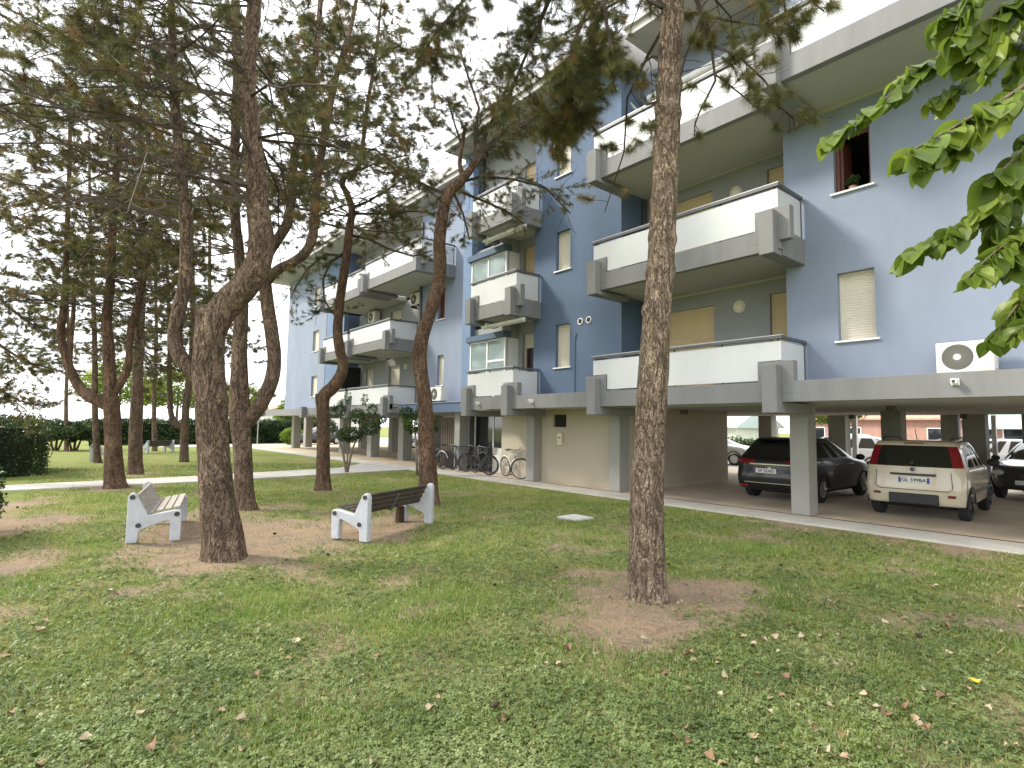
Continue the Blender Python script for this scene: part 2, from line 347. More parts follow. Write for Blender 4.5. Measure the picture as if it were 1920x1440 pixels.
def window(x, y0, y1, z0, z1, kind='shut', m=None, sill=True, rec=.14, parent=B, name="window"):
    """a window in the wall plane x: frame, then shutter or panes, and a sill"""
    m = m or WSHUT
    fr = MB(); xf = x + rec
    for a in ((xf - .02, xf + .04, y0, y0 + .05, z0, z1), (xf - .02, xf + .04, y1 - .05, y1, z0, z1), (xf - .02, xf + .04, y0 + .05, y1 - .05, z1 - .05, z1), (xf - .02, xf + .04, y0 + .05, y1 - .05, z0, z0 + .04)): fr.box(*a)
    w = fr.build(name, m if kind in ('shut', 'half') else (BROWN if kind != 'white' else WHITE), parent)
    if kind in ('shut', 'half'):
        mb = MB(); zb = z0 + .04 if kind == 'shut' else z1 - (z1 - z0) * .22; n = max(3, int((z1 - .05 - zb) / .047)); h = (z1 - .05 - zb) / n
        for i in range(n):
            za = zb + i * h; mb.prism([(xf, za), (xf + .012, za), (xf + .012, za + h), (xf + .004, za + h), (xf - .007, za + h * .75), (xf - .007, za + h * .2)], 1, y0 + .05, y1 - .05)
        mb.build("shutter", m, w)
    if kind != 'shut':
        g = MB(); g.box(xf + .05, xf + .06, y0 + .05, y1 - .05, z0 + .04, z1 - .05); g.build("pane", VGLASS if kind == 'white' else GLASS, w)
        if kind == 'half':
            s = MB(); ym = (y0 + y1) / 2
            for a in ((y1 - .12, y1 - .05), (ym - .05, ym + .05)): s.box(xf + .014, xf + .048, a[0], a[1], z0 + .04, z1 - .2)
            s.build("sash", BROWN, w)
    if sill:
        s = MB(); s.box(x - .05, x + rec - .02, y0 - .06, y1 + .06, z0 - .035, z0 - .001); s.build("sill", WHITE, w)
    return w
XW, XR, XB = 11.45, 12.45, 10.35          # near block: wall face, recess back wall, balcony face
FW, FR, FB = 12.75, 13.70, 11.30          # far block, set back
ZB = [2.23, 5.11, 7.98]; ZT = [2.61, 5.53, 8.40]; ROOFZ = 11.72
# near block walls
w1 = [(3.50, 4.13, 3.41, 4.71), (3.50, 4.13, 6.28, 7.40)]
wall_x("wall", XW, -8, 5.08, 2.40, ROOFZ, LBLUE, holes=w1 + [(-1.2, -.5, 3.41, 4.71), (-1.2, -.5, 6.28, 7.40)])
window(XW, *w1[0]); window(XW, -1.2, -.5, 3.41, 4.71); window(XW, -1.2, -.5, 6.28, 7.40)
# the open window on the second floor: dark room, one brown casement swung inside, a pot plant on the sill
y0, y1, z0, z1 = w1[1]
ow = MB()
for a in ((XW + .10, XW + .16, y0, y0 + .05, z0, z1), (XW + .10, XW + .16, y1 - .07, y1, z0, z1), (XW + .10, XW + .16, y0 + .05, y1 - .07, z1 - .05, z1), (XW + .10, XW + .16, y0 + .05, y1 - .07, z0, z0 + .05)): ow.box(*a)
ow = ow.build("window", BROWN, B)
q = MB(); q.box(XW + .16, XW + .62, y1 - .12, y1 - .07, z0, z1); q.build("sash", BROWN, ow)
q = MB(); q.box(XW - .05, XW + .09, y0 - .06, y1 + .06, z0 - .035, z0 - .001); q.build("sill", WHITE, ow)
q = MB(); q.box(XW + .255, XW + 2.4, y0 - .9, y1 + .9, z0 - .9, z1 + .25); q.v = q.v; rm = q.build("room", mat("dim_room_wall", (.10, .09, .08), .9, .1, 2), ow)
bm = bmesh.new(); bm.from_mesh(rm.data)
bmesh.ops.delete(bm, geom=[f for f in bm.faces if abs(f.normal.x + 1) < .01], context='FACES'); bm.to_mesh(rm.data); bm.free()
ret_n = MB(); ret_n.box(XW + .001, XR + .2, 9.35, 9.60, 2.40, ROOFZ); 
wins = [(11.24, 11.83, 3.46, 4.73), (11.24, 11.83, 6.35, 7.55), (11.24, 11.83, 9.25, 10.4)]
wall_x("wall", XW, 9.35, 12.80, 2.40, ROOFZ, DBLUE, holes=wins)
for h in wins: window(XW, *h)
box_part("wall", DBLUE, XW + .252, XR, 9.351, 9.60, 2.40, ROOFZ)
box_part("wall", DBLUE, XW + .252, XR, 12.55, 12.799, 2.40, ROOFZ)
wall_x("wall", XW, 16.2, 16.72, 2.40, ROOFZ, MBLUE)
box_part("wall", MBLUE, XW + .252, FW + 1.5, 16.5, 16.719, 2.30, ROOFZ)
# recess behind the big balcony, three floors
d_ = [(5.12, 5.90), (7.28, 8.62)]
for k in range(3):
    zf = ZT[k] + .03; zc = (ZB[k + 1] + .05) if k < 2 else ROOFZ
    hs = [(d_[0][0], d_[0][1], zf, zf + 2.15), (d_[1][0], d_[1][1], zf, zf + 2.12)]
    wall_x("wall", XR, 5.08, 9.35, zf - .1, zc, RGREY if k < 2 else LBLUE, holes=hs)
    for h in hs: window(XR, *h, m=SHUT, sill=False, rec=.10, name="shutter_door")
    mb = MB(); mb.box(XR, XR + .25, 5.08, 9.35, ZB[k], zf - .1); mb.build("wall", RGREY, B)
    # middle recess with its door
    hs = [(13.15, 14.0, zf, zf + 2.15)]
    wall_x("wall", 12.02, 12.80, 16.2, zf - .1, zc, RGREY, holes=hs)
    window(12.02, *hs[0], kind='half' if k == 0 else 'shut', m=WSHUT if k == 0 else SHUT, sill=False, name="balcony_door")
    # glazed veranda
    if k < 2:
        za, zb_ = zf, zf + .82; zt_ = zf + 2.02
        v = MB(); v.box(XW, XW + .12, 14.2, 16.2, za, zb_); v.box(XW, XW + .06, 14.2, 14.26, zb_, zt_); v.box(XW, XW + .06, 15.16, 15.23, zb_, zt_); v.box(XW, XW + .06, 16.14, 16.2, zb_, zt_)
        v.box(XW, XW + .05, 14.26, 16.14, zt_ - .06, zt_); v.box(XW, XW + .05, 14.26, 15.16, zb_ + .42, zb_ + .49); v.box(XW, XW + .05, 15.23, 16.14, zb_ + .16, zb_ + .22); v.box(XW, XW + .05, 14.26, 16.14, zb_, zb_ + .05)
        v.box(XW + .12, 12.018, 14.2, 14.28, za, zt_)
        vo = v.build("veranda", WHITE, B)
        g = MB(); g.box(XW + .02, XW + .03, 14.26, 15.16, zb_ + .05, zt_ - .06); g.box(XW + .02, XW + .03, 15.23, 16.14, zb_ + .05, zt_ - .06); g.build("pane", VGLASS, vo)
        r_ = MB(); r_.box(XW - .12, XW + .2, 14.15, 16.3, zt_ + .002, zt_ + .2); r_.build("canopy", DBLUE, vo)
        s_ = MB(); s_.box(XW + .2, 12.018, 14.201, 14.279, zt_ + .001, zc - .01); s_.box(XW + .2, XW + .28, 14.28, 16.2, zt_ + .201, zc - .01); s_.build("wall", RGREY, vo)
box_part("drain_pipe", RAIL, 12.30, 12.38, 9.22, 9.30, 2.65, 11.0)
p_ = MB(); p_.tube([(XW - .02, 11.02, 2.62), (XW - .02, 11.02, 4.25), (XW - .02, 10.95, 4.38)], .012, 6); p_.build("cable_duct", DBLUE, B)
for yy in (10.82, 10.50):
    p_ = MB(); p_.ring((XW - .01, yy, 4.71), 0, .085, .018, 20, 6); vt = p_.build("vent", WHITE, B); p_ = MB(); p_.cyl((XW - .012, yy, 4.71), 0, .078, .01, 20); p_.build("vent_opening", BLACKM, vt)
# slabs, soffits
mb = MB(); mb.box(XB + .16, 11.44, -8, 14.88, ZB[0] + .03, ZB[0] + .30); mb.box(11.44, 21.3, -7.74, 16.49, ZB[0] + .031, ZB[0] + .301); mb.build("floor_slab", SOFFIT, B)
mb = MB(); mb.box(XB + .001, XB + .155, -8, 14.9, ZB[0], ZT[0]); mb.build("ledge_beam", GREY, B, bevel=.006)
mb = MB(); mb.box(XB + .157, XW + .3, -8, 14.9, ZT[0] - .06, ZT[0] - .012); mb.build("ledge", GREY, B)
def balcony(y0, y1, k, xb, xw, xr, ends=(True, True), beam=True, mfascia=None):
    """one balcony: fascia, slab, corner blocks with brackets, milky panels and a rail"""
    zb, zt = ZB[k], ZT[k]; mfascia = mfascia or GREY
    bo = thing("balcony", None, None); bo.parent = B; f = MB()
    bo.location = (xb - BASE[0], y0 - BASE[1], zb)
    if beam:
        f.box(xb, xb + .15, y0, y1, zb, zt)
        for e, (ya, yb) in enumerate(((y0, y0 + .14), (y1 - .14, y1))):
            if ends[e]: f.box(xb + .152, xw, ya, yb, zb - .10, zt)
        f.build("fascia", mfascia, bo, bevel=.008)
    for e in (0, 1):
        f = MB()
        if not ends[e]: continue
        a, c = (y0 - .20, y0 + .46) if e == 0 else (y1 - .46, y1 + .20)
        f.box(xb - .004, xb + .17, a, c, zb + .16, zt + .38)
        a, c = (y0 + .02, y0 + .30) if e == 0 else (y1 - .30, y1 - .02)
        f.box(xb - .20, xb - .006, a, c, zb - .20 if k == 0 else zb - .11, zt + .30)
        f.box(xb - .199, xw + (.25 if k == 0 else -.02), a + .004, c - .004, zb - .199 if k == 0 else zb - .109, zb - .001)
        f.build("corner_bracket", mfascia, bo, bevel=.008)
    if beam:
        s_ = MB(); s_.box(xb + .152, xr, y0 + .142 if ends[0] else y0, y1 - .142 if ends[1] else y1, zb + .04, zb + .2); s_.build("slab", SOFFIT, bo)
    zr = zt + .86; zg0 = zt + .035; zg1 = zr - .10; nb = .40
    n0 = .48 if ends[0] else 0.0; n1 = .48 if ends[1] else 0.0
    poly = [(y0 + max(n0, .02), zg0)]
    poly += [(y1 - n1, zg0), (y1 - n1, zt + nb), (y1 - .03, zt + nb)] if ends[1] else [(y1 - .02, zg0)]
    poly += [(y1 - .03 if ends[1] else y1 - .02, zg1), (y0 + .03 if ends[0] else y0 + .02, zg1)]
    if ends[0]: poly += [(y0 + .03, zt + nb), (y0 + n0, zt + nb)]
    g = MB(); g.prism(poly, 0, xb + .035, xb + .047); g.build("glass_panel", PANEL, bo)
    r_ = MB(); r_.box(xb + .005, xb + .075, y0, y1, zr - .055, zr)
    for e, ya in ((0, y0), (1, y1 - .07)):
        if ends[e]: r_.box(xb + .077, xw - .03, ya, ya + .07, zr - .055, zr)
    n = max(2, int((y1 - y0) / 1.1))
    for i in range(n + 1):
        yy = y0 + .1 + (y1 - y0 - .2) * i / n; r_.box(xb + .055, xb + .085, yy - .015, yy + .015, zt, zr - .056)
    for e, ya in ((0, y0 + .02), (1, y1 - .05)):
        if ends[e]: r_.box(xw - .09, xw - .06, ya, ya + .03, zt, zr - .056)
    r_.build("rail", RAIL, bo)
    rt = MB(); rt.box(xb, xb + .08, y0 - .005, y1 + .005, zr + .001, zr + .018); rt.build("rail_cap", RAILTOP, bo)
    for e, ya in ((0, y0 + .035), (1, y1 - .047)):
        if ends[e]:
            g = MB(); g.prism([(xb + .19, zt + .03), (xw - .05, zt + .03), (xw - .05, zg1), (xb + .06, zg1), (xb + .06, zt + nb), (xb + .19, zt + nb)], 1, ya, ya + .012); g.build("glass_panel", PANEL, bo)
    return bo
balcony(4.70, 9.40, 0, XB, XW, XR, beam=False)
balcony(4.70, 9.40, 1, XB, XW, XR)
balcony(4.70, 9.40, 2, XB, XW, XR)
balcony(12.48, 14.85, 0, XB + .02, XW, XR, beam=False)
balcony(12.48, 14.85, 1, XB + .1, XW, XR)
balcony(12.48, 14.85, 2, XB + .1, XW, XR)
# the deeper terrace on the third floor, at the right
balcony(-8, 4.66, 2, 9.80, XW, XW, ends=(False, True))
box_part("soffit_moulding", SOFFIT, XW - .05, XW - .001, -8, 4.5, ZB[2] - .02, ZB[2] + .039)
for k in (1, 2): box_part("soffit_moulding", SOFFIT, XR - .05, XR - .001, 5.09, 9.34, ZB[k] - .02, ZB[k] + .039)
# third floor awnings
for (ya, yb) in ((5.3, 9.0), (-2, 4.2)):
    a_ = MB(); a_.tube([(XW - .35 if ya < 5 else XR - .25, ya, 10.75), (XW - .35 if ya < 5 else XR - .25, yb, 10.75)], .10, 14); a_.box(XW - .30 if ya < 5 else XR - .2, XW - .001 if ya < 5 else XR - .001, ya + .3, ya + .4, 10.7, 10.86); a_.box(XW - .30 if ya < 5 else XR - .2, XW - .001 if ya < 5 else XR - .001, yb - .4, yb - .3, 10.7, 10.86)
    tag(a_.build("rolled_awning", WHITE, None, smooth=False), "rolled white awning above the big upper balcony" if ya > 5 else "rolled white awning above the deep right hand terrace", "awning", "rolled awnings under the balconies and roof")
# far block, set back
wf = [(19.95, 20.45, 3.42, 4.72), (19.95, 20.5, 6.28, 7.66)]
wall_x("wall", FW, 16.72, 22.0, 2.40, ROOFZ, LBLUE, holes=wf)
window(FW, *wf[0]); window(FW, *wf[1], kind='half', m=BROWN)
fe = [(34.4, 35.4, 3.42, 4.72), (34.4, 35.4, 6.28, 7.60), (34.4, 35.4, 9.2, 10.4)]
wall_x("wall", FW, 33.2, 40.4, 2.40, ROOFZ, LBLUE, holes=fe)
for h in fe: window(FW, *h)
wall_x("wall", FW + .02, 30.6, 33.2, 2.40, ROOFZ, MBLUE)
box_part("wall", LBLUE, FW + .252, 21.5, 40.15, 40.399, 2.30, ROOFZ)
for k in range(3):
    zf = ZT[k] + .03; zc = ZB[k + 1] + .05 if k < 2 else ROOFZ
    hs = [(25.55, 26.75, zf, zf + 2.15), (28.6, 29.55, zf, zf + 2.15)]
    wall_x("wall", FR, 22.0, 30.6, zf - .2, zc, RGREY, holes=hs)
    window(FR, *hs[0], kind='half' if k == 1 else 'shut', m=WSHUT, sill=False, name="balcony_door"); window(FR, *hs[1], m=WSHUT, sill=False, name="balcony_door")
    box_part("wall", LBLUE, FW + .252, FR, 21.75, 21.999, zf - .2, zc)
    box_part("wall", DBLUE, FW + .272, FR, 30.601, 30.85, zf - .2, zc)
box_part("dark_strip", BLACKM, 12.6, FR - .001, 30.2, 30.59, ZT[0], 4.95)  # plain black block at the first floor end of the far recess
box_part("floor_slab", SOFFIT, 11.86, 21.6, 16.72, 41.5, ZB[0] + .03, ZB[0] + .30)
box_part("ledge_beam", DBLUE, 11.70, 11.855, 16.76, 21.6, ZB[0], ZT[0] - .02)
box_part("ledge", LBLUE, 11.66, FW - .001, 16.76, 21.6, ZT[0] - .015, ZT[0] + .02)
box_part("ledge_beam", GREY, 11.70, 11.855, 26.5, 41.9, ZB[0], ZT[0] + .02)
box_part("ledge", GREY, 11.857, FW, 26.5, 41.9, ZB[0] + .31, ZT[0])
mb = MB(); mb.box(FB + .152, 11.9, 21.9, 26.5, ZB[0] + .02, ZB[0] + .2); mb.box(FB, FB + .15, 21.9, 26.5, ZB[0], ZT[0]); mb.build("ledge_beam", GREY, B)
box_part("corner_bracket", GREY, 11.4, 11.698, 33.0, 33.4, ZB[0] - .15, ZT[0] + .1); box_part("corner_bracket", GREY, 11.4, 11.698, 41.4, 41.9, ZB[0] - .05, ZT[0] + .3)
balcony(22.1, 26.4, 0, FB, FW, FR, beam=False)
balcony(22.1, 26.4, 1, FB, FW, FR)
balcony(26.9, 30.2, 1, FB + .1, FW, FR)
balcony(26.9, 30.2, 0, FB + .1, FW, FR, beam=False)
balcony(19.2, 24.4, 2, 11.08, FW, FR)
balcony(24.9, 30.2, 2, FB, FW, FR)
box_part("drain_pipe", RAIL, 12.66, 12.74, 21.85, 21.95, 2.65, 11.0)
# closed upper volume at the back and the roof
box_part("wall", CREAM, 21.3, 21.55, -8, 40.4, 2.31, ROOFZ)
box_part("wall", LBLUE, XW + .252, 21.3, -8, -7.75, 2.31, ROOFZ)
def roof(x0, y0, y1, zb, zt, m=ROOF):
    mb = MB(); mb.box(x0, 21.9, y0, y1, zb, zt); r_ = mb.build("roof", m, B)
    mb = MB(); xm = 16.5; mb.prism([(x0 + .05, zt + .001), (21.85, zt + .001), (xm, zt + 1.5)], 1, y0 + .03, y1 - .03); mb.build("roof_tiles", mat("roof_tiles", (.42, .40, .385), .9, .12, 3, .4, 30), r_)
    gt = MB(); gt.box(x0 - .09, x0 - .002, y0, y1, zb + .20, zb + .32); gt.build("gutter", mat("pale_gutter", (.55, .55, .54), .5, .05, 4), r_)
roof(10.85, -8.3, 8.75, ROOFZ, ROOFZ + .42)
roof(10.62, 9.25, 16.9, ROOFZ + .02, ROOFZ + .50)
roof(12.05, 17.0, 27.6, ROOFZ, ROOFZ + .66)
roof(11.40, 28.0, 41.2, ROOFZ - .05, ROOFZ + .60)
dp = MB(); dp.tube([(10.7, 10.6, 11.70), (11.25, 9.95, 11.15), (11.40, 9.5, 10.95), (12.3, 9.28, 10.4)], .045, 8); dp.build("drain_pipe", mat("pale_gutter", (.55, .55, .54)), B)
# pillars and ground floor
def pillar(x, y, w=.36, d=.40, h=2.26, m=None):
    mb = MB(); mb.box(x, x + d, y, y + w, 0, h); mb.build("pillar", m or PILLAR, B, bevel=.012)
for yy in (.3, 4.84, 9.62, 13.02): pillar(11.70, yy)
pillar(12.0, 17.55); pillar(12.55, 21.2)
for x, yy in ((13.1, 23.9), (13.05, 27.2), (13.1, 31.0), (13.2, 34.3), (13.2, 39.6), (14.6, 41.2), (16.5, 26.5), (16.5, 31.5), (17, 37)): pillar(x, yy, .5, .5)
for x, yy, w in ((17.0, 4.72, .46), (21.0, 4.40, .40), (20.9, 3.72, .54), (20.9, 7.42, .55), (17.0, .2, .46), (21.0, 2.45, .5), (21.0, 10.0, .5), (21, 13, .5)): pillar(x, yy, w, .45)
box_part("pillar", WHITE, 21.3, 21.45, 7.22, 7.36, 0, 2.25); box_part("pillar", WHITE, 21.3, 21.45, 3.56, 3.66, 0, 2.25)
box_part("garage_wall", CREAM, 12.11, 17.2, 9.64, 9.86, 0, 2.255)
wall_x("garage_wall", 12.02, 9.99, 13.01, 0, 2.255, CREAM, th=.16, holes=[(11.92, 12.48, 1.72, 2.10)])
q = MB(); q.box(12.10, 12.12, 11.92, 12.48, 1.72, 2.10); q.build("vent_opening", BLACKM, B)
wall_x("garage_wall", 12.12, 13.39, 15.15, 0, 2.255, CREAM, th=.16, holes=[(13.45, 13.75, 1.62, 2.12)])
q = MB()
for i in range(8): q.box(12.15, 12.2, 13.45, 13.75, 1.63 + i * .06, 1.665 + i * .06)
q.build("louvre", mat("brown_louvre", (.25, .20, .12), .6), B)
box_part("garage_wall", CREAM, 12.283, 12.9, 15.152, 15.355, 0, 2.255)
box_part("garage_wall", RGREY, 12.74, 14.4, 15.36, 15.5, 0, 2.255)
en = MB(); E0 = 12.66; en.box(E0, E0 + .06, 15.36, 15.42, 0, 2.25); en.box(E0, E0 + .06, 16.3, 16.36, 0, 2.25); en.box(E0, E0 + .06, 17.44, 17.5, 0, 2.25); en.box(E0, E0 + .05, 15.42, 16.3, .85, .93); en.box(E0, E0 + .05, 15.42, 17.44, 2.17, 2.24); en.box(E0, E0 + .04, 15.42, 16.3, .02, .85)
eo = en.build("entrance_door", WHITE, B); q = MB(); q.box(E0 + .02, E0 + .035, 15.42, 16.3, .93, 2.17); q.box(E0 + .02, E0 + .035, 16.36, 17.44, .05, 2.17); q.build("pane", GLASS, eo)
box_part("garage_wall", RGREY, 12.74, 18.5, 17.95, 18.15, 0, 2.255)
box_part("garage_wall", mat("dark_hall", (.05, .05, .05), .9), 14.4, 14.6, 15.36, 17.94, 0, 2.255)
q = MB()
for i in range(7): q.box(12.35, 12.41, 18.3 + i * .16, 18.42 + i * .16, .1, 2.05)
q.box(12.42, 12.45, 18.3, 19.4, .4, .5); q.box(12.42, 12.45, 18.3, 19.4, 1.7, 1.8)
tag(q.build("slatted_screen", mat("dark_screen_wood", (.11, .085, .06), .8, .2, 8)), "tall dark slatted wooden screen beside the entrance at the ground floor", "screen")
for x, y in ((13.7, 3.9), (13.8, 9.0), (20.2, 6.9), (20.2, 4.0)):
    q = MB(); q.box(x, x + .16, y, y + .16, 2.13, 2.258); q.build("junction_box", mat("grey_box", (.09, .085, .07)), B)
# ------------------------------------------------------------------ things on the building
ACW = mat("aircon_casing", (0.72, 0.70, 0.64), .45, .04, 5)
def aircon_proto():
    t = thing("air_conditioner", "x", "air conditioner")
    mb = MB(); mb.box(0, .30, -.42, .42, .06, .62); mb.build("casing", ACW, t, local=True, bevel=.015)
    g = MB(); cy, cz = .10, .34
    for i in range(7): g.ring((-.012, cy, cz), 0, .045 + .028 * i, .0035, 28, 4)
    for i in range(28):
        a = 2 * math.pi * i / 28; g.tube([(-.012, cy + .05 * math.cos(a), cz + .05 * math.sin(a)), (-.012, cy + .225 * math.cos(a + .35), cz + .225 * math.sin(a + .35))], .004, 4)
    g.build("fan_grille", mat("grille_grey", (.30, .29, .26), .6), t, local=True)
    h = MB(); h.cyl((-.003, cy, cz), 0, .235, .004, 32); h.build("fan_opening", mat("fan_dark", (.07, .065, .06), .6), t, local=True)
    h = MB(); h.cyl((-.022, cy, cz), 0, .055, .018, 20); h.build("hub", ACW, t, local=True)
    h = MB(); h.box(-.008, -.001, -.40, -.22, .10, .30); h.box(.02, .28, -.428, -.421, .1, .5); h.build("access_cover", ACW, t, local=True, bevel=.004)
    f = MB(); f.box(-.01, .31, -.34, -.28, 0, .058); f.box(-.01, .31, .28, .34, 0, .058); f.build("foot", BLACKP, t, local=True)
    return t
ac0 = aircon_proto()
acs = [((10.98, 2.17, 2.61), .0, "large white air conditioner on the ledge above the cream hatchback", .86),
       ((11.95, 19.25, 2.64), .0, "white air conditioner on the blue ledge under the shuttered window", 1.0),
       ((11.95, 22.6, 2.64), .0, "white air conditioner partly hidden behind the pine trunk on the low balcony", .95),
       ((12.95, 22.9, 7.30), .0, "white air conditioner hung high on the recess wall beside the drain pipe", 1.0),
       ((13.3, 28.2, 7.25), .0, "white air conditioner hung high in the far recess behind pine twigs", 1.0)]
for i, (p, rz, lab, sc) in enumerate(acs):
    o = ac0 if i == 0 else copy_tree(ac0); o.location = p; o.rotation_euler.z = rz; o.scale = (sc,) * 3; o['label'] = lab; o['group'] = "air conditioning units on the building"
    if p[2] > 5:
        for s in (-.3, .3):
            q = MB(); q.box(0, .75 if p[0] < 13 else .4, s - .02, s + .02, -.05, -.01); q.build("bracket", RAIL, o, local=True)
wl = thing("wall_lamp", "x", "wall lamp")
q = MB(); q.cyl((-.03, 0, 0), 0, .145, .03, 28); q.build("base_ring", WHITE, wl, local=True)
q = MB(); q.sphere((-.03, 0, 0), .125, 20, 10, (.55, 1, 1)); q.build("globe", LAMPG, wl, local=True, smooth=True)
for i, (p, lab) in enumerate((((XR, 6.62, 4.62), "round cream wall lamp on the first floor wall between wide shutter and shutter door"), ((XR, 6.66, 7.42), "round cream wall lamp on the second floor wall above the big white balcony"),
        ((FR, 24.9, 4.66), "round white wall lamp in the far recess above the low balcony"), ((FR - .01, 22.6, 7.15), "small round lamp below the high air conditioner in the far recess"))):
    o = wl if i == 0 else copy_tree(wl); o.location = p; o['label'] = lab; o['group'] = "round wall lamps in the balcony recesses"
mbx = thing("meter_box", "small cream meter box on the cream wall below the dark vent opening", "meter box", (12.02, 12.12, 1.18))
q = MB(); q.box(-.10, -.002, -.09, .09, 0, .34); q.build("box", mat("box_cream", (.66, .60, .43), .5), mbx, local=True, bevel=.008); q = MB(); q.box(-.106, -.101, -.07, .07, .03, .31); q.build("door", mat("box_grey", (.62, .58, .46), .5), mbx, local=True, bevel=.002); q = MB(); q.box(-.112, -.107, -.05, .03, .2, .24); q.build("handle", RAIL, mbx, local=True)
def camera_thing(p, lab):
    t = thing("security_camera", lab, "camera", p, 0, "small lights and cameras along the grey beam")
    q = MB(); q.box(-.03, 0, -.05, .05, -.05, .05); q.build("base", WHITE, t, local=True, bevel=.006)
    q = MB(); q.box(-.13, -.031, -.04, .04, -.03, .045); q.build("housing", WHITE, t, local=True, bevel=.01)
    q = MB(); q.cyl((-.136, 0, .005), 0, .022, .006, 14); q.build("lens", BLACKP, t, local=True)
camera_thing((XB, 2.16, 2.46), "small white camera on the grey beam below the large air conditioner")
camera_thing((XB, 11.6, 2.42), "small white spotlight on the grey beam between the brackets near the bicycles")
camera_thing((XB, 14.1, 2.42), "small white spotlight on the grey beam under the narrow middle balcony")
camera_thing((XB, 7.8, 2.46), "small white spotlight on the grey beam beside the near pine trunk")
# ------------------------------------------------------------------ benches
BW = mat("bench_white_concrete", (.37, .39, .42), .7, .08, 5, .2, 60, col2=(.47, .49, .52)); BOLT = mat("bench_bolt", (.03, .03, .035), .5)
SLATL = mat("weathered_bench_slat", (.27, .24, .20), .8, .2, 6, .3, 60, stretch=(1, 14, 1), col2=(.42, .39, .34)); SLATD = mat("dark_bench_slat", (.045, .034, .024), .75, .3, 6, .3, 60)
SIDE = [(0, 0), (0, .74), (.025, .80), (.075, .815), (.12, .775), (.275, .44), (.62, .505), (.70, .50), (.725, .45), (.72, 0), (.575, 0), (.565, .32), (.53, .345), (.20, .215), (.165, .18), (.155, 0)]
def bench(slat, L_=1.75, simple=False):
    t = thing("park_bench", "x", "bench")
    for e in (0, L_ - .09):
        q = MB(); q.prism(SIDE, 1, e, e + .09); s = q.build("side_frame", BW, t, local=True, bevel=.014)
        for (u, z) in ((.06, .745), (.155, .285), (.655, .44)):
            bt = MB(); bt.cyl((u, -.012 if e == 0 else L_ + .001, z), 1, .038, .012, 16); bt.build("bolt", BOLT, s, local=True)
    for i in range(4):
        a = i / 3; u = .115 + .14 * a; z = .73 - .275 * a; d = Vector((.155, 0, -.335)).normalized(); nrm = Vector((.335, 0, .155)).normalized()
        c = Vector((u, 0, z)); q = MB(); pr_ = [c + d * -.042, c + d * .042, c + d * .042 + nrm * .032, c + d * -.042 + nrm * .032]
        q.prism([(p.x, p.z) for p in pr_], 1, .092, L_ - .092); q.build("back_slat", slat, t, local=True, bevel=.006)
    for i in range(4):
        a = i / 3; u = .30 + .345 * a; z = .445 + .068 * a; q = MB(); q.prism([(u - .048, z), (u + .048, z + .018), (u + .043, z + .05), (u - .053, z + .032)], 1, .092, L_ - .092); q.build("seat_slat", slat, t, local=True, bevel=.006)
    q = MB(); q.prism([(.10, .70), (.125, .71), (.29, .40), (.66, .475), (.66, .455), (.27, .375)], 1, L_ / 2 - .02, L_ / 2 + .02); q.build("centre_strap", RAIL, t, local=True)
    return t
b1 = bench(SLATL); b1.location = (.93, 9.50, 0); b1.rotation_euler.z = rad(-12); b1['label'] = "white framed bench with pale worn slats left of the big pine, facing right"
b2 = bench(SLATD); b2.location = (3.66, 7.66, 0); b2.rotation_euler.z = rad(117) - rad(0); b2['label'] = "white framed bench with dark back slats seen from behind, right of the big pine"
# bench local x = back to front, local y = along the seat; mirror the second one so that its seat runs to the right
def mirror_y(t):
    for ch in list(t.children) + [c for k in t.children for c in k.children]:
        me = ch.data
        for v in me.vertices: v.co.y = -v.co.y
        me.flip_normals()
mirror_y(b2)
b3 = copy_tree(b1); b3.location = (1.45, 29.4, 0); b3.rotation_euler.z = rad(-10); b3['label'] = "far white bench behind the pine trunks on the lawn, its end turned to the camera"
b4 = copy_tree(b2); b4.location = (4.2, 35.4, 0); b4.rotation_euler.z = rad(130); b4['label'] = "far dark slatted bench seen from behind, right of the pair of pine trunks"
for b_ in (b1, b2, b3, b4): b_.scale = (.92, 1.06, .86); b_['group'] = "white framed park benches on the lawn"
q = MB(); g_ = ground(757, 980); q.tube([(g_[0], g_[1] + .15, -.05), (g_[0], g_[1] + .15, .12), (g_[0] + .01, g_[1] + .16, .27)], [.085, .075, .07], 12)
tag(q.build("tree_stump", barkmat("stump_bark", (.05, .03, .02), (.16, .10, .06), (.24, .17, .11), 1.5), None), "short brown stump under the dark slatted bench", "stump")
q = MB(); q.box(7.52, 8.02, 7.20, 7.70, -.05, .03); mc = thing("manhole_cover", "square pale concrete manhole cover set in the lawn", "manhole cover", (7.77, 7.45, 0)); q.build("frame", mat("cover_concrete", (.42, .41, .38), .9, .1, 6, .3, 60), mc, bevel=.01); q = MB(); q.box(7.56, 7.98, 7.24, 7.66, .0305, .036); q.build("lid", mat("cover_lid", (.47, .46, .43), .9, .1, 6, .3, 60), mc, bevel=.003)
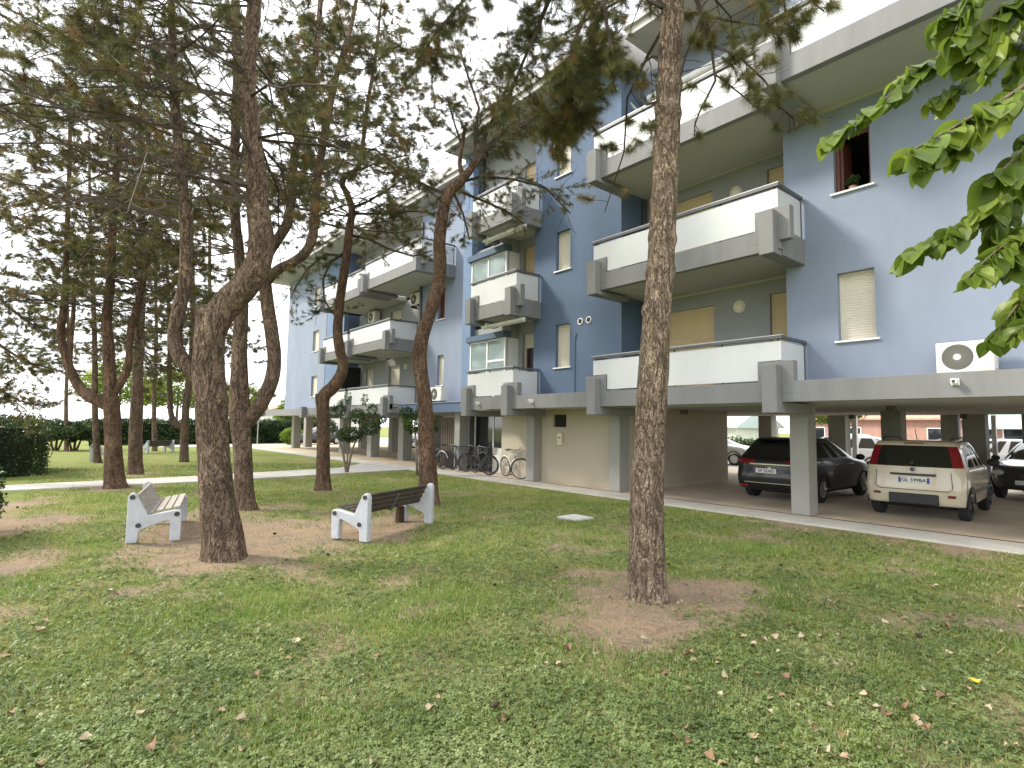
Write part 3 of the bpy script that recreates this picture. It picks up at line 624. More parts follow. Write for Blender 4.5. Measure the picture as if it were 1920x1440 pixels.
# ------------------------------------------------------------------ bicycles
def bicycle(fm, tyre_m, wheel_r=.335, basket=None, rack=False, fender=None, sad=BLACKP, rot=0.0, bar='flat'):
    t = thing("bicycle", "x", "bicycle"); wb = 1.05; R_ = wheel_r
    for wx, st in ((0, 0), (wb, rot)):
        q = MB(); q.ring((0, 0, 0), 1, R_ - .02, .020, 32, 6); 
        wM = Matrix.Translation((wx, 0, R_)) @ Matrix.Rotation(st, 4, 'Z'); q.xform(wM); w = q.build("wheel", tyre_m, t, local=True, smooth=True)
        q = MB(); q.ring((0, 0, 0), 1, R_ - .045, .011, 32, 5)
        for i in range(14):
            a = 2 * math.pi * i / 14; q.tube([(0.02 * math.cos(a + 1), .02 if i % 2 else -.02, .02 * math.sin(a + 1)), ((R_ - .045) * math.cos(a), 0, (R_ - .045) * math.sin(a))], .0022, 3, False)
        q.xform(wM); q.build("rim", STEEL if fm is bw else mat('dull_rim', (.10, .10, .10), .5, metal=.5), w, local=True)
        if fender:
            q = MB(); pts = [((R_ + .03) * math.cos(a), 0, (R_ + .03) * math.sin(a)) for a in np.linspace(.25, 2.75, 12)]; q.tube(pts, .018, 5); q.xform(wM); q.build("mudguard", fender, t, local=True)
    bb = (.42, 0, .27); st_ = (.30, 0, .80); hd = (.80, 0, .78); hl = (.86, 0, .62)
    q = MB()
    for a, c, r in ((bb, st_, .016), (bb, hl, .019), ((.315, 0, .74), hd, .016), ((0, .05, R_), bb, .010), ((0, -.05, R_), bb, .010), ((0, .045, R_), (.325, 0, .70), .009), ((0, -.045, R_), (.325, 0, .70), .009), (hd, hl, .019)): q.tube([a, c], r, 7)
    q.build("frame", fm, t, local=True, smooth=True)
    q = MB()
    for s in (-.05, .05): q.tube([(.86, s * .6, .62), (.89, s, .60), (wb + (.0), s, R_)], .011, 6)
    q.build("fork", fm, t, local=True)
    q = MB(); q.tube([(.80, 0, .78), (.775, 0, .90)], .013, 7)
    if bar == 'flat': q.tube([(.77, -.29, .93), (.80, -.1, .92), (.80, .1, .92), (.77, .29, .93)], .012, 7)
    else: q.tube([(.58, -.26, .96), (.70, -.24, .99), (.82, -.10, .93), (.82, .10, .93), (.70, .24, .99), (.58, .26, .96)], .011, 7)
    q.build("handlebar", STEEL if bar != 'flat' else BLACKP, t, local=True)
    q = MB(); q.tube([st_, (.285, 0, .88)], .012, 7); q.build("seat_post", STEEL, t, local=True)
    q = MB(); q.prism([(.13, .885), (.16, .935), (.24, .945), (.42, .915), (.43, .90), (.27, .88)], 1, -.055, .055); q.build("saddle", sad, t, local=True, bevel=.02)
    q = MB(); q.cyl((.42, -.03, .27), 1, .085, .012, 18); q.tube([(.42, -.06, .27), (.50, -.06, .12)], .009, 5); q.tube([(.42, .06, .27), (.34, .06, .42)], .009, 5); q.box(.46, .55, -.14, -.06, .105, .13); q.box(.29, .38, .06, .14, .41, .435); q.build("crankset", BLACKP, t, local=True)
    if basket:
        q = MB(); x0, x1, z0, z1, w_ = .90, 1.20, .68, .92, .17
        for z in np.linspace(z0, z1, 6):
            k = (z - z0) / (z1 - z0) * .04; q.tube([(x0 - k, -w_ - k, z), (x1 + k, -w_ - k, z), (x1 + k, w_ + k, z), (x0 - k, w_ + k, z), (x0 - k, -w_ - k, z)], .005, 4, False)
        for i in range(9):
            y = -w_ + 2 * w_ * i / 8; q.tube([(x1, y, z0), (x1 + .04, y * 1.2, z1)], .004, 4, False); q.tube([(x0, y, z0), (x0 - .04, y * 1.2, z1)], .004, 4, False)
        q.box(x0, x1, -w_, w_, z0 - .008, z0); q.build("basket", basket, t, local=True)
    if rack:
        q = MB()
        for s in (-.06, 0, .06): q.tube([(.27, s, .72), (-.18, s, .72)], .007, 4)
        q.tube([(-.15, .06, .72), (0, .06, R_)], .006, 4); q.tube([(-.15, -.06, .72), (0, -.06, R_)], .006, 4); q.build("rack", BLACKP, t, local=True)
    q = MB(); q.tube([(.36, .06, .28), (.30, .17, .01)], .009, 5); q.build("kickstand", STEEL, t, local=True)
    return t
bw = mat("bike_white_paint", (.66, .63, .58), .3, .05, 5, coat=.5); bk = mat("bike_black_paint", (.02, .02, .022), .3, .1, 5, coat=.5); bg_ = mat("bike_grey_paint", (.05, .055, .065), .3, .1, 5, coat=.5); bb_ = mat("bike_blue_paint", (.03, .045, .09), .3, .1, 5, coat=.5)
ty2 = mat("worn_tyre", (.035, .033, .03), .85, .15, 20)
bikes = [(dict(fm=bw, tyre_m=ty2, basket=STEEL, fender=mat("bike_fender_white", (.72, .70, .66), .35), rot=.9, bar='up'), (12.00, 14.75), -100, "white city bicycle with a wire basket, nearest to the grey pillar"),
         (dict(fm=bg_, tyre_m=ty2, basket=None, rack=True, rot=.75), (11.95, 16.45), -96, "grey bicycle with pale rimmed wheels beside the white city bicycle"),
         (dict(fm=bk, tyre_m=RUBBER, basket=BLACKP, rack=True, bar='up', rot=.3), (12.42, 16.95), -97, "black bicycle with a dark basket behind the grey bicycle"),
         (dict(fm=bb_, tyre_m=RUBBER, rack=False, rot=.5), (12.0, 18.0), -95, "dark blue bicycle with slim frame in the middle of the row"),
         (dict(fm=bk, tyre_m=RUBBER, fender=BLACKP, rot=.7, bar='up'), (12.35, 18.75), -94, "black bicycle with black mudguards in the middle of the row"),
         (dict(fm=bg_, tyre_m=ty2, fender=STEEL, rot=.2), (12.0, 19.5), -97, "grey bicycle with steel mudguards left of the dark ones"),
         (dict(fm=bk, tyre_m=RUBBER, rack=True, rot=.95), (12.15, 20.65), -93, "black bicycle at the far left end of the row, beside the pine trunk")]
bikes += [(dict(fm=bk, tyre_m=RUBBER, basket=BLACKP, rot=.4, bar='up'), (12.45, 17.75), -92, "black bicycle with front basket close to the glazed entrance"), (dict(fm=bb_, tyre_m=ty2, rack=True, rot=.6), (12.5, 19.6), -94, "dark blue bicycle with a carrier behind the grey one with steel mudguards")]
for kw, (x, y), a, lab in bikes:
    o = bicycle(**kw); o.location = (x, y, .035); o.rotation_euler = (rad(4), 0, rad(a)); o['label'] = lab; o['group'] = "bicycles parked along the pavement"
# ------------------------------------------------------------------ cars
def car_shell(t, prof, paint, glassm, zones, seg=2, lamp=None):
    """rounded body from plan outlines stacked by height. prof rows: z, x_rear, x_front, half width, corner. zones(z, u, v) -> material index"""
    yf = [-1, -.93, -.83, -.42, 0, .42, .83, .93, 1]; xf = [.0, .05, .14, .27, .40, .43, .60, .63, .80, .92, 1.0]
    V = []; idx = []
    for (z, xr, xf_, hw, rc) in prof:
        ring = []
        for v in yf: ring.append((xr + rc * max(0, (abs(v) - .70) / .30) ** 2 * 1.0, v * hw * (1 - 0.02 * 0), 'R', v))
        for u in xf[1:-1]: ring.append((xr + (xf_ - xr) * u, hw * (1.0 - .10 * max(0, (.14 - u) / .14) ** 2 - .22 * max(0, (u - .80) / .2) ** 2), 'S', u))
        for v in yf[::-1]: ring.append((xf_ - rc * 1.6 * abs(v) ** 2.5, v * hw * .86, 'F', v))
        for u in xf[1:-1][::-1]: ring.append((xr + (xf_ - xr) * u, -hw * (1.0 - .10 * max(0, (.14 - u) / .14) ** 2 - .22 * max(0, (u - .80) / .2) ** 2), 'S', u))
        V.append([(p[0], p[1], z) for p in ring]); tags = [(p[2], p[3]) for p in ring]
    n = len(tags); verts = [p for r in V for p in r]; faces = []; mi = []
    for i in range(len(prof) - 1):
        zc = (prof[i][0] + prof[i + 1][0]) / 2
        for j in range(n):
            k = (j + 1) % n; faces.append((i * n + j, i * n + k, (i + 1) * n + k, (i + 1) * n + j))
            ta, tb = tags[j], tags[k]; side = ta[0] if ta[0] == tb[0] else ('CR' if 'R' in (ta[0], tb[0]) else 'CF')
            mi.append(zones(zc, side, (ta[1] + tb[1]) / 2))
    faces.append(tuple(range(n))[::-1]); mi.append(0); faces.append(tuple(range((len(prof) - 1) * n, len(prof) * n))); mi.append(0)
    me = bpy.data.meshes.new("tmp"); me.from_pydata(verts, [], faces); me.polygons.foreach_set("material_index", mi)
    ms = [paint, glassm, lamp or REDP, BLACKP]
    for m in ms: me.materials.append(m)
    ob = bpy.data.objects.new("tmp", me); COL.objects.link(ob); sb = ob.modifiers.new("s", 'SUBSURF'); sb.levels = seg; sb.render_levels = seg
    bpy.context.view_layer.update(); me2 = bpy.data.meshes.new_from_object(ob.evaluated_get(bpy.context.evaluated_depsgraph_get())); bpy.data.objects.remove(ob)
    for k, nm, sg in ((0, "body", 0), (1, "window_glass", 0), (2, "tail_light", -1), (2, "tail_light", 1), (3, "bumper_trim", 0)):
        bm = bmesh.new(); bm.from_mesh(me2); bmesh.ops.delete(bm, geom=[f for f in bm.faces if f.material_index != k or (sg and f.calc_center_median().y * sg < 0)], context='FACES')
        if not bm.faces: bm.free(); continue
        bmesh.ops.recalc_face_normals(bm, faces=bm.faces)
        if k == 0:
            pass
        m3 = bpy.data.meshes.new(nm); bm.to_mesh(m3); bm.free(); m3.materials.clear(); m3.materials.append(ms[k]); m3.polygons.foreach_set("use_smooth", [True] * len(m3.polygons)); m3.polygons.foreach_set("material_index", [0] * len(m3.polygons))
        if k == 1:
            for v in m3.vertices: v.co = v.co
        o = bpy.data.objects.new(nm, m3); COL.objects.link(o); o.parent = t
def wheels(t, xs, hw, r=.30, w=.18, rimm=None):
    for x in xs:
        for s in (-1, 1):
            q = MB(); y = s * hw; q.tube([(x, y - s * w, r), (x, y - s * (w - .02), r), (x, y - s * .03, r), (x, y, r)], [r * .9, r, r, r * .9], 28); wo_ = q.build("wheel", RUBBER, t, local=True, bevel=.01)
            q = MB(); q.cyl((x, y + (0.004 if s > 0 else -.016), r), 1, r * .62, .012, 24)
            for k in range(5):
                a = k * 2 * math.pi / 5; q.tube([(x, y + s * .016, r), (x + r * .58 * math.cos(a), y + s * .014, r + r * .58 * math.sin(a))], .022, 5)
            q.build("rim", rimm or STEEL, wo_, local=True)
            q = MB(); pts = [(x + (r + .045) * math.cos(a), s * (hw + .004), r + (r + .045) * math.sin(a)) for a in np.linspace(-.1, math.pi + .1, 16)]; q.tube(pts, .035, 6); q.build("wheel_arch", BLACKP, t, local=True)
PLATE = mat("number_plate_white", (.78, .78, .75), .4, .02, 3); PBLUE = mat("number_plate_blue", (.03, .07, .35), .4); INK = mat("plate_ink", (.012, .012, .016), .6)
RM = Matrix(((0, 0, -1, 0), (-1, 0, 0, 0), (0, 1, 0, 0), (0, 0, 0, 1)))      # text facing the rear (-x), reading left to right from behind
def plate(t, x, y, z, txt, w=.50, h=.115, blue=True, tilt=0):
    q = MB(); q.box(x - .012, x, y - w / 2, y + w / 2, z - h / 2, z + h / 2); p = q.build("number_plate", PLATE, t, local=True, bevel=.003)
    if blue:
        q = MB()
        for s in (-1, 1): q.box(x - .0135, x - .0122, y + s * (w / 2 - .022) - .020, y + s * (w / 2 - .022) + .020, z - h / 2 + .004, z + h / 2 - .004)
        q.build("plate_band", PBLUE, p, local=True)
    text_obj("plate_characters", txt, h * .82, INK, p, Matrix.Translation((x - .0128, y, z - .002)) @ RM, .001)
CREAMP = mat("cream_car_paint", (.60, .54, .41), .22, .02, 2, coat=.7); CGL = mat("car_glass", (.012, .013, .014), .03, .1, 2, spec=1.0)
# cream hatchback
t = thing("parked_car", "cream small hatchback with rear window tail lights, parked under the building", "car", (13.02, 3.46, .028), rad(3.5))
prof = [(.25, .14, 3.52, .73, .10), (.29, .07, 3.60, .79, .12), (.33, .03, 3.62, .80, .12), (.46, .01, 3.64, .815, .13), (.60, .0, 3.65, .825, .13), (.78, .03, 3.62, .825, .13), (.92, .06, 3.50, .815, .13), (.985, .075, 3.25, .805, .13), (1.01, .08, 2.92, .795, .12), (1.06, .095, 2.82, .785, .12), (1.22, .14, 2.58, .75, .11), (1.36, .18, 2.36, .71, .10), (1.42, .20, 2.26, .69, .10), (1.475, .23, 2.15, .665, .10), (1.515, .30, 2.0, .62, .12), (1.535, .50, 1.8, .48, .10)]
def zp(z, s, v):
    if z < .29: return 3
    if 1.01 < z < 1.42:
        if s == 'R': return 1 if abs(v) < .85 else 2
        if s == 'CR': return 2
        if s == 'S':
            if .14 < v < .40 or .43 < v < .60 or .63 < v < .80: return 1
            return 0
        if s == 'F': return 1 if abs(v) < .86 else 0
    return 0
car_shell(t, prof, CREAMP, CGL, zp)
wheels(t, (.62, 2.92), .80, .295, .185, mat("dark_rim", (.05, .05, .05), .4, metal=.5))
q = MB(); q.box(-.028, .2, -.40, .40, .30, .50); q.build("bumper_trim", BLACKP, t, local=True, bevel=.02)
q = MB(); q.box(.45, 3.3, -.60, .60, .19, .27); q.build("underbody", BLACKM, t, local=True)
for s, m in ((-1, REDP), (1, REDP)):
    q = MB(); q.box(.0, .06, s * .60 - .06, s * .60 + .06, .455, .505); q.build("reflector", m, t, local=True, bevel=.01)
q = MB(); q.box(-.006, .1, -.37, .37, .845, .885); q.build("tailgate_handle", mat("dark_chrome", (.05, .04, .035), .3), t, local=True, bevel=.012)
q = MB(); q.cyl((.012, 0, .965), 0, .052, .05, 24); em = q.build("emblem", STEEL, t, local=True); q = MB(); q.cyl((.008, 0, .965), 0, .042, .004, 24); q.build("emblem_face", mat("emblem_dark", (.10, .03, .035), .3), em, local=True)
q = MB(); pts = [(-.004 if abs(y) < .5 else .004, y, z) for y, z in [(-.60, .93), (-.62, .62), (-.55, .57), (.55, .57), (.62, .62), (.60, .93)]]; q.tube([(p[0] + (.02 if p[2] > .7 else 0), p[1], p[2]) for p in pts], .006, 5); q.build("tailgate_seam", BLACKM, t, local=True)
plate(t, .008, -.02, .755, "GL 599BA")
q = MB(); q.box(.17, .23, -.16, .16, 1.455, 1.48); q.build("brake_light", mat("brown_brake_light", (.22, .06, .03), .3), t, local=True, bevel=.005)
q = MB(); q.tube([(.125, .02, 1.10), (.15, -.34, 1.14)], .010, 5); q.cyl((.09, .02, 1.09), 0, .03, .04, 12); q.build("rear_wiper", BLACKP, t, local=True)
q = MB(); q.tube([(.52, 0, 1.53), (.40, 0, 1.74)], .006, 5); q.build("antenna", BLACKP, t, local=True)
for s in (-1, 1):
    q = MB(); q.tube([(.45, s * .56, 1.545), (.6, s * .58, 1.575), (1.7, s * .57, 1.585), (1.9, s * .55, 1.54)], .016, 6); q.build("roof_rail", BLACKP, t, local=True)
    q = MB(); q.sphere((2.62, s * .93, 1.06), .11, 12, 8, (.55, 1, .8)); q.build("mirror", BLACKP, t, local=True, smooth=True)
    q = MB(); q.box(.5, 3.1, s * .822, s * .84, .52, .58); q.build("side_strip", BLACKP, t, local=True, bevel=.01)
    for x_ in (1.42, 2.28):
        q = MB(); q.box(x_ - .02, x_ + .14, s * .82, s * .845, .90, .93); q.build("door_handle", CREAMP, t, local=True, bevel=.006)
# dark estate
DKP = mat("black_car_paint", (.008, .0075, .009), .3, .05, 2, coat=.35); CHR = mat("chrome_trim", (.70, .69, .66), .15, .05, 4, metal=.95)
t = thing("parked_car", "dark purple black estate car parked under the building, partly behind the pillar", "car", (13.32, 6.42, .028), rad(.5)); t.scale = (1, 1, .955)
prof = [(.23, .18, 4.32, .80, .12), (.28, .08, 4.40, .86, .16), (.33, .04, 4.43, .875, .18), (.48, .01, 4.46, .90, .20), (.62, .0, 4.48, .91, .22), (.80, .05, 4.46, .91, .22), (.93, .07, 4.25, .905, .22), (.99, .09, 3.75, .895, .22), (1.02, .10, 3.38, .885, .20), (1.07, .15, 3.24, .865, .18), (1.24, .32, 2.85, .79, .15), (1.40, .50, 2.45, .72, .13), (1.47, .58, 2.25, .69, .12), (1.53, .66, 2.08, .66, .12), (1.575, .78, 1.85, .60, .12), (1.59, 1.0, 1.6, .48, .10)]
def zs(z, s, v):
    if z < .29: return 3
    if 1.05 < z < 1.47:
        if s == 'R': return 1
        if s == 'S': return 1 if (.14 < v < .40 or .43 < v < .60 or .63 < v < .80) else 0
        if s == 'F': return 1
    if .93 < z < 1.03 and ((s == 'R' and abs(v) > .5) or s == 'CR'): return 2
    return 0
car_shell(t, prof, DKP, CGL, zs)
wheels(t, (.82, 3.5), .885, .325, .21)
q = MB(); q.box(.55, 4.0, -.66, .66, .18, .27); q.build("underbody", BLACKM, t, local=True)
q = MB(); q.box(.035, .1, -.50, .50, .885, .93); q.build("chrome_strip", CHR, t, local=True, bevel=.008)
q = MB(); q.box(-.012, .06, -.62, .62, .43, .455); q.build("bumper_strip", CHR, t, local=True, bevel=.005)
for s in (-1, 1):
    q = MB(); q.box(.0, .07, s * .62 - .10, s * .62 + .10, .33, .385); q.build("reflector", REDP, t, local=True, bevel=.01)
    q = MB(); q.sphere((2.95, s * 1.0, 1.08), .11, 12, 8, (.55, 1, .75)); q.build("mirror", DKP, t, local=True, smooth=True)
    for x_ in (1.55, 2.55):
        q = MB(); q.box(x_, x_ + .18, s * .905, s * .93, .90, .925); q.build("door_handle", CHR, t, local=True, bevel=.006)
q = MB(); q.cyl((.03, 0, .80), 0, .045, .03, 20); q.build("emblem", CHR, t, local=True)
plate(t, .018, .08, .745, "GP 225BZ", blue=False)
q = MB(); q.tube([(.27, .05, 1.13), (.30, -.4, 1.16)], .010, 5); q.build("rear_wiper", BLACKP, t, local=True)
q = MB(); q.prism([(.50, 1.545), (.66, 1.57), (.72, 1.555), (.56, 1.50)], 1, -.52, .52); q.build("spoiler", DKP, t, local=True, bevel=.01)
# other cars
hat = [(.24, .16, 4.05, .72, .12), (.30, .08, 4.14, .80, .16), (.50, .0, 4.20, .87, .2), (.70, .02, 4.2, .88, .22), (.86, .05, 4.1, .87, .22), (.93, .08, 3.6, .86, .2), (.98, .12, 3.2, .84, .18), (1.20, .34, 2.75, .76, .14), (1.36, .5, 2.35, .69, .12), (1.43, .62, 2.15, .66, .12), (1.49, .80, 1.85, .58, .12), (1.505, 1.0, 1.6, .45, .1)]
def zh(z, s, v):
    if z < .3: return 3
    if 1.0 < z < 1.42:
        if s in ('R', 'F'): return 1
        if s == 'S': return 1 if (.14 < v < .40 or .43 < v < .60 or .63 < v < .80) else 0
    return 0
def plain_car(lab, loc, rz, paint, front=True, sc=1.0):
    t = thing("parked_car", lab, "car", loc, rz, "cars parked behind the building"); car_shell(t, hat, paint, CGL, zh, 2); wheels(t, (.75, 3.3), .86, .31, .2); t.scale = (sc,) * 3
    for s in (-1, 1):
        q = MB(); q.sphere((4.02, s * .62, .70), .12, 12, 8, (.6, 1.1, .6)); q.build("headlight", mat("headlight_glass", (.6, .62, .62), .1, .05, 4, coat=.8), t, local=True, smooth=True)
        q = MB(); q.sphere((2.75, s * .96, 1.02), .10, 12, 8, (.55, 1, .8)); q.build("mirror", BLACKP, t, local=True, smooth=True)
        q = MB(); q.sphere((.09, s * .70, .80), .10, 12, 8, (.5, 1, .8)); q.build("tail_light", REDP, t, local=True, smooth=True)
    q = MB(); q.box(4.185, 4.215, -.5, .5, .34, .50); q.build("grille", BLACKP, t, local=True, bevel=.01)
    q = MB(); q.box(4.216, 4.226, -.25, .25, .42, .53); q.build("number_plate", PLATE, t, local=True, bevel=.003)
    return t
GRP = mat("graphite_car_paint", (.045, .048, .052), .25, .05, 2, coat=.8); SLV = mat("silver_car_paint", (.42, .43, .43), .25, .04, 2, metal=.3, coat=.7); WHP = mat("white_car_paint", (.75, .76, .77), .2, .02, 2, coat=.7)
plain_car("dark graphite car facing the camera at the right edge behind the cream hatchback", (22.8, 2.25, .028), rad(176), GRP)
plain_car("silver car seen side on through the dark garage opening left of the black estate", (25.6, 17.2, .02), rad(-82), SLV)
plain_car("white car parked in the sun behind the dark graphite car", (27.6, 3.0, .02), rad(100), WHP)
plain_car("white car parked behind the hedge beside the pale tree trunk", (33.5, 10.4, .02), rad(75), WHP, sc=1.05)
plain_car("pale grey car parked in the sun seen between the estate car and the pillar", (28.5, 11.5, .02), rad(-95), SLV)
plain_car("white car parked beyond the columns between the estate car and the cream hatchback", (27.0, 7.6, .02), rad(97), WHP)
plain_car("dark car parked outside beyond the columns behind the cream hatchback", (29.0, 4.6, .02), rad(84), GRP)
plain_car("white car far away between the far pillars and the hedge", (24.5, 37.0, .02), rad(170), WHP)
plain_car("dark car in shade beyond the far corner pillars", (19.5, 46.9, .03), rad(190), GRP)
# ------------------------------------------------------------------ background houses
def house(lab, x0, x1, y0, y1, h, wm, rm, wins=3, name="house", cat="house"):
    t = thing(name, lab, cat, ((x0 + x1) / 2, (y0 + y1) / 2, 0)); q = MB(); q.box(x0, x1, y0, y1, -.1, h); q.build("wall", wm, t)
    q = MB(); xm = (x0 + x1) / 2; q.prism([(x0 - .5, h + .002), (x1 + .5, h + .002), (x1 + .5, h + .12), (xm, h + 1.9), (x0 - .5, h + .12)], 1, y0 - .4, y1 + .4); q.build("roof", rm, t)
    for i in range(wins):
        yc = y0 + (y1 - y0) * (i + .5) / wins; q = MB(); q.box(x0 - .05, x0 - .002, yc - .55, yc + .55, .9, 2.1); w = q.build("window", WHITE, t); q = MB(); q.box(x0 - .06, x0 - .052, yc - .48, yc + .48, .97, 2.03); q.build("pane", GLASS, w)
BRICK = mat("red_brick_wall", (.36, .215, .165), .9, .12, 3, .3, 40); TER = mat("terracotta_roof", (.42, .24, .17), .9, .15, 2); GRF = mat("green_grey_roof", (.36, .46, .43), .7, .08, 2); DRF = mat("dark_panel_roof", (.07, .07, .075), .4, .15, 2)
house("red brick house beyond the hedge behind the cream hatchback", 52, 60, 8, 22, 2.7, BRICK, TER, 5)
house("low house with a pale green roof beyond the garage", 46, 54, 25, 38, 1.9, mat("pale_green_wall", (.50, .55, .44), .9), GRF, 4)
house("low house with a pale turquoise roof behind the cream hatchback roof", 44, 51, 1.5, 7.5, 2.0, BRICK, mat("turquoise_roof", (.42, .55, .53), .6, .08, 2), 3)
house("house with a dark panelled roof at the right edge behind the white car", 38, 46, -10, .9, 2.2, BRICK, DRF, 4)
house("pale low house beyond the far hedges at the left end of the building", 22, 36, 78, 86, 3.2, mat("pale_house_wall", (.62, .60, .57), .9), TER, 4)
# street lamp at the far left of the building
q = MB(); q.tube([(13.0, 47.5, 0), (13.0, 47.5, 3.4)], [.05, .035], 8); sl = thing("street_lamp", "thin grey street lamp beyond the far end of the building", "street lamp", (13.0, 47.5, 0)); q.build("pole", STEEL, sl); q = MB(); q.cyl((13.0, 47.5, 3.4), 2, .22, .22, 14, .10); q.build("lamp_head", RAIL, sl)

for k, z in ((1, 4.93), (2, 7.80)):
    q = MB(); q.tube([(10.75, 12.45, z), (10.75, 14.55, z)], .05, 10); q.box(10.72, 10.9, 12.6, 12.66, z, z + .12); q.box(10.72, 10.9, 14.3, 14.36, z, z + .12); q.tube([(10.82, 12.5, z - .05), (10.82, 14.5, z - .05)], .025, 8)
    tag(q.build("rolled_awning", WHITE, None), "rolled cream awning under the middle balcony above the " + ("brown door" if k == 1 else "second floor shutter door"), "awning", "rolled awnings under the balconies and roof")
# ------------------------------------------------------------------ vegetation helpers
BARK = barkmat("pine_bark", (.05, .034, .025), (.27, .195, .14), (.45, .36, .275), 1.0)
BARKT = barkmat("pale_pine_bark", (.07, .046, .032), (.36, .275, .20), (.56, .46, .365), 1.0)
BARKR = barkmat("red_pine_bark", (.045, .029, .02), (.25, .16, .108), (.40, .29, .205), 1.1)
TWIG = mat("pine_twig", (.06, .043, .032), .9, .3, 5)
N1 = leafmat("pine_needles_dark", [(.06, .07, .024), (.10, .105, .04), (.155, .145, .06)], .25, .55, .9)
N2 = leafmat("pine_needles_olive", [(.095, .11, .03), (.155, .155, .045), (.23, .20, .07)], .3, .55, .9)
N3 = leafmat("pine_needles_dry", [(.12, .065, .022), (.22, .12, .04), (.26, .16, .06)], .25, .6, .9)
def smooth_path(pts, n):
    """Catmull-Rom through rows of (x,y,z,r)"""
    P = np.asarray(pts, float); P = np.vstack([2 * P[0] - P[1], P, 2 * P[-1] - P[-2]]); m = len(P) - 3; out = []
    for s in np.linspace(0, m - 1e-6, n):
        i = int(s); u = s - i; a, b_, c, d = P[i], P[i + 1], P[i + 2], P[i + 3]
        out.append(.5 * ((2 * b_) + (c - a) * u + (2 * a - 5 * b_ + 4 * c - d) * u * u + (3 * b_ - a - 3 * c + d) * u ** 3))
    return np.array(out)
def px_path(rows, D):
    """rows (px, py, width_px[, extra distance]) of the photo -> world path at the tree's own distance"""
    out = []
    for r in rows:
        d = D + (r[3] if len(r) > 3 else 0); p = at(r[0], r[1], d); out.append((*p, max(.006, r[2] / 2 * (d / F_PX) * .97 * F_PX / math.hypot(F_PX, r[0] - CX))))
    return out
def trunk_mesh(name, paths, m, parent, seed=0, sides=20, rough=.05, base_flare=True, step=.07, knots=()):
    mb = MB(); mb.smooth = True
    for k, P in enumerate(paths):
        Q = np.asarray(P); ln = np.sum(np.linalg.norm(np.diff(Q[:, :3], axis=0), axis=1)); n = max(6, int(ln / step)); S_ = smooth_path(Q, n)
        up = None; o = len(mb.v); sd_ = sides if k == 0 else max(10, sides - 6)
        for i in range(n):
            c = Vector(S_[i, :3]); tdir = Vector(S_[min(i + 1, n - 1), :3]) - Vector(S_[max(i - 1, 0), :3]); tdir.normalize(); r = max(.004, S_[i, 3])
            if up is None: up = tdir.orthogonal().normalized()
            else: up = (up - tdir * up.dot(tdir)).normalized()
            w = tdir.cross(up)
            for j in range(sd_):
                a = 2 * math.pi * j / sd_; dv = up * math.cos(a) + w * math.sin(a); rr = r
                q = (dv.x * 1.3 * r * 9 + seed, dv.y * 1.3 * r * 9, c.z * 1.1)
                rr *= 1 + rough * 1.5 * noise.noise(Vector(q)) + rough * .9 * noise.noise(Vector((q[0] * 3.1, q[1] * 3.1, c.z * 3.2)))
                if k == 0:
                    for kz in knots:
                        q2 = (c.z - kz - .02 * math.sin(a + kz * 5)) / .055
                        if abs(q2) < 2.5: rr *= 1 + .13 * math.exp(-q2 * q2) * (.75 + .9 * noise.noise(Vector((dv.x * 3 + kz * 7, dv.y * 3, kz))))
                if k == 0 and base_flare:
                    hz = c.z - Q[0][2]; rr *= 1 + .22 * math.exp(-hz / .12) * (1 + .8 * math.sin(3 * a + seed) * .5 + .3 * math.sin(5 * a))
                mb.v.append(tuple(c + dv * rr))
        for i in range(n - 1):
            for j in range(sd_): mb.f.append((o + i * sd_ + j, o + i * sd_ + (j + 1) % sd_, o + (i + 1) * sd_ + (j + 1) % sd_, o + (i + 1) * sd_ + j))
        mb.f.append(tuple(o + (n - 1) * sd_ + j for j in range(sd_)))
    return mb.build(name, m, parent, smooth=True, fix=False)
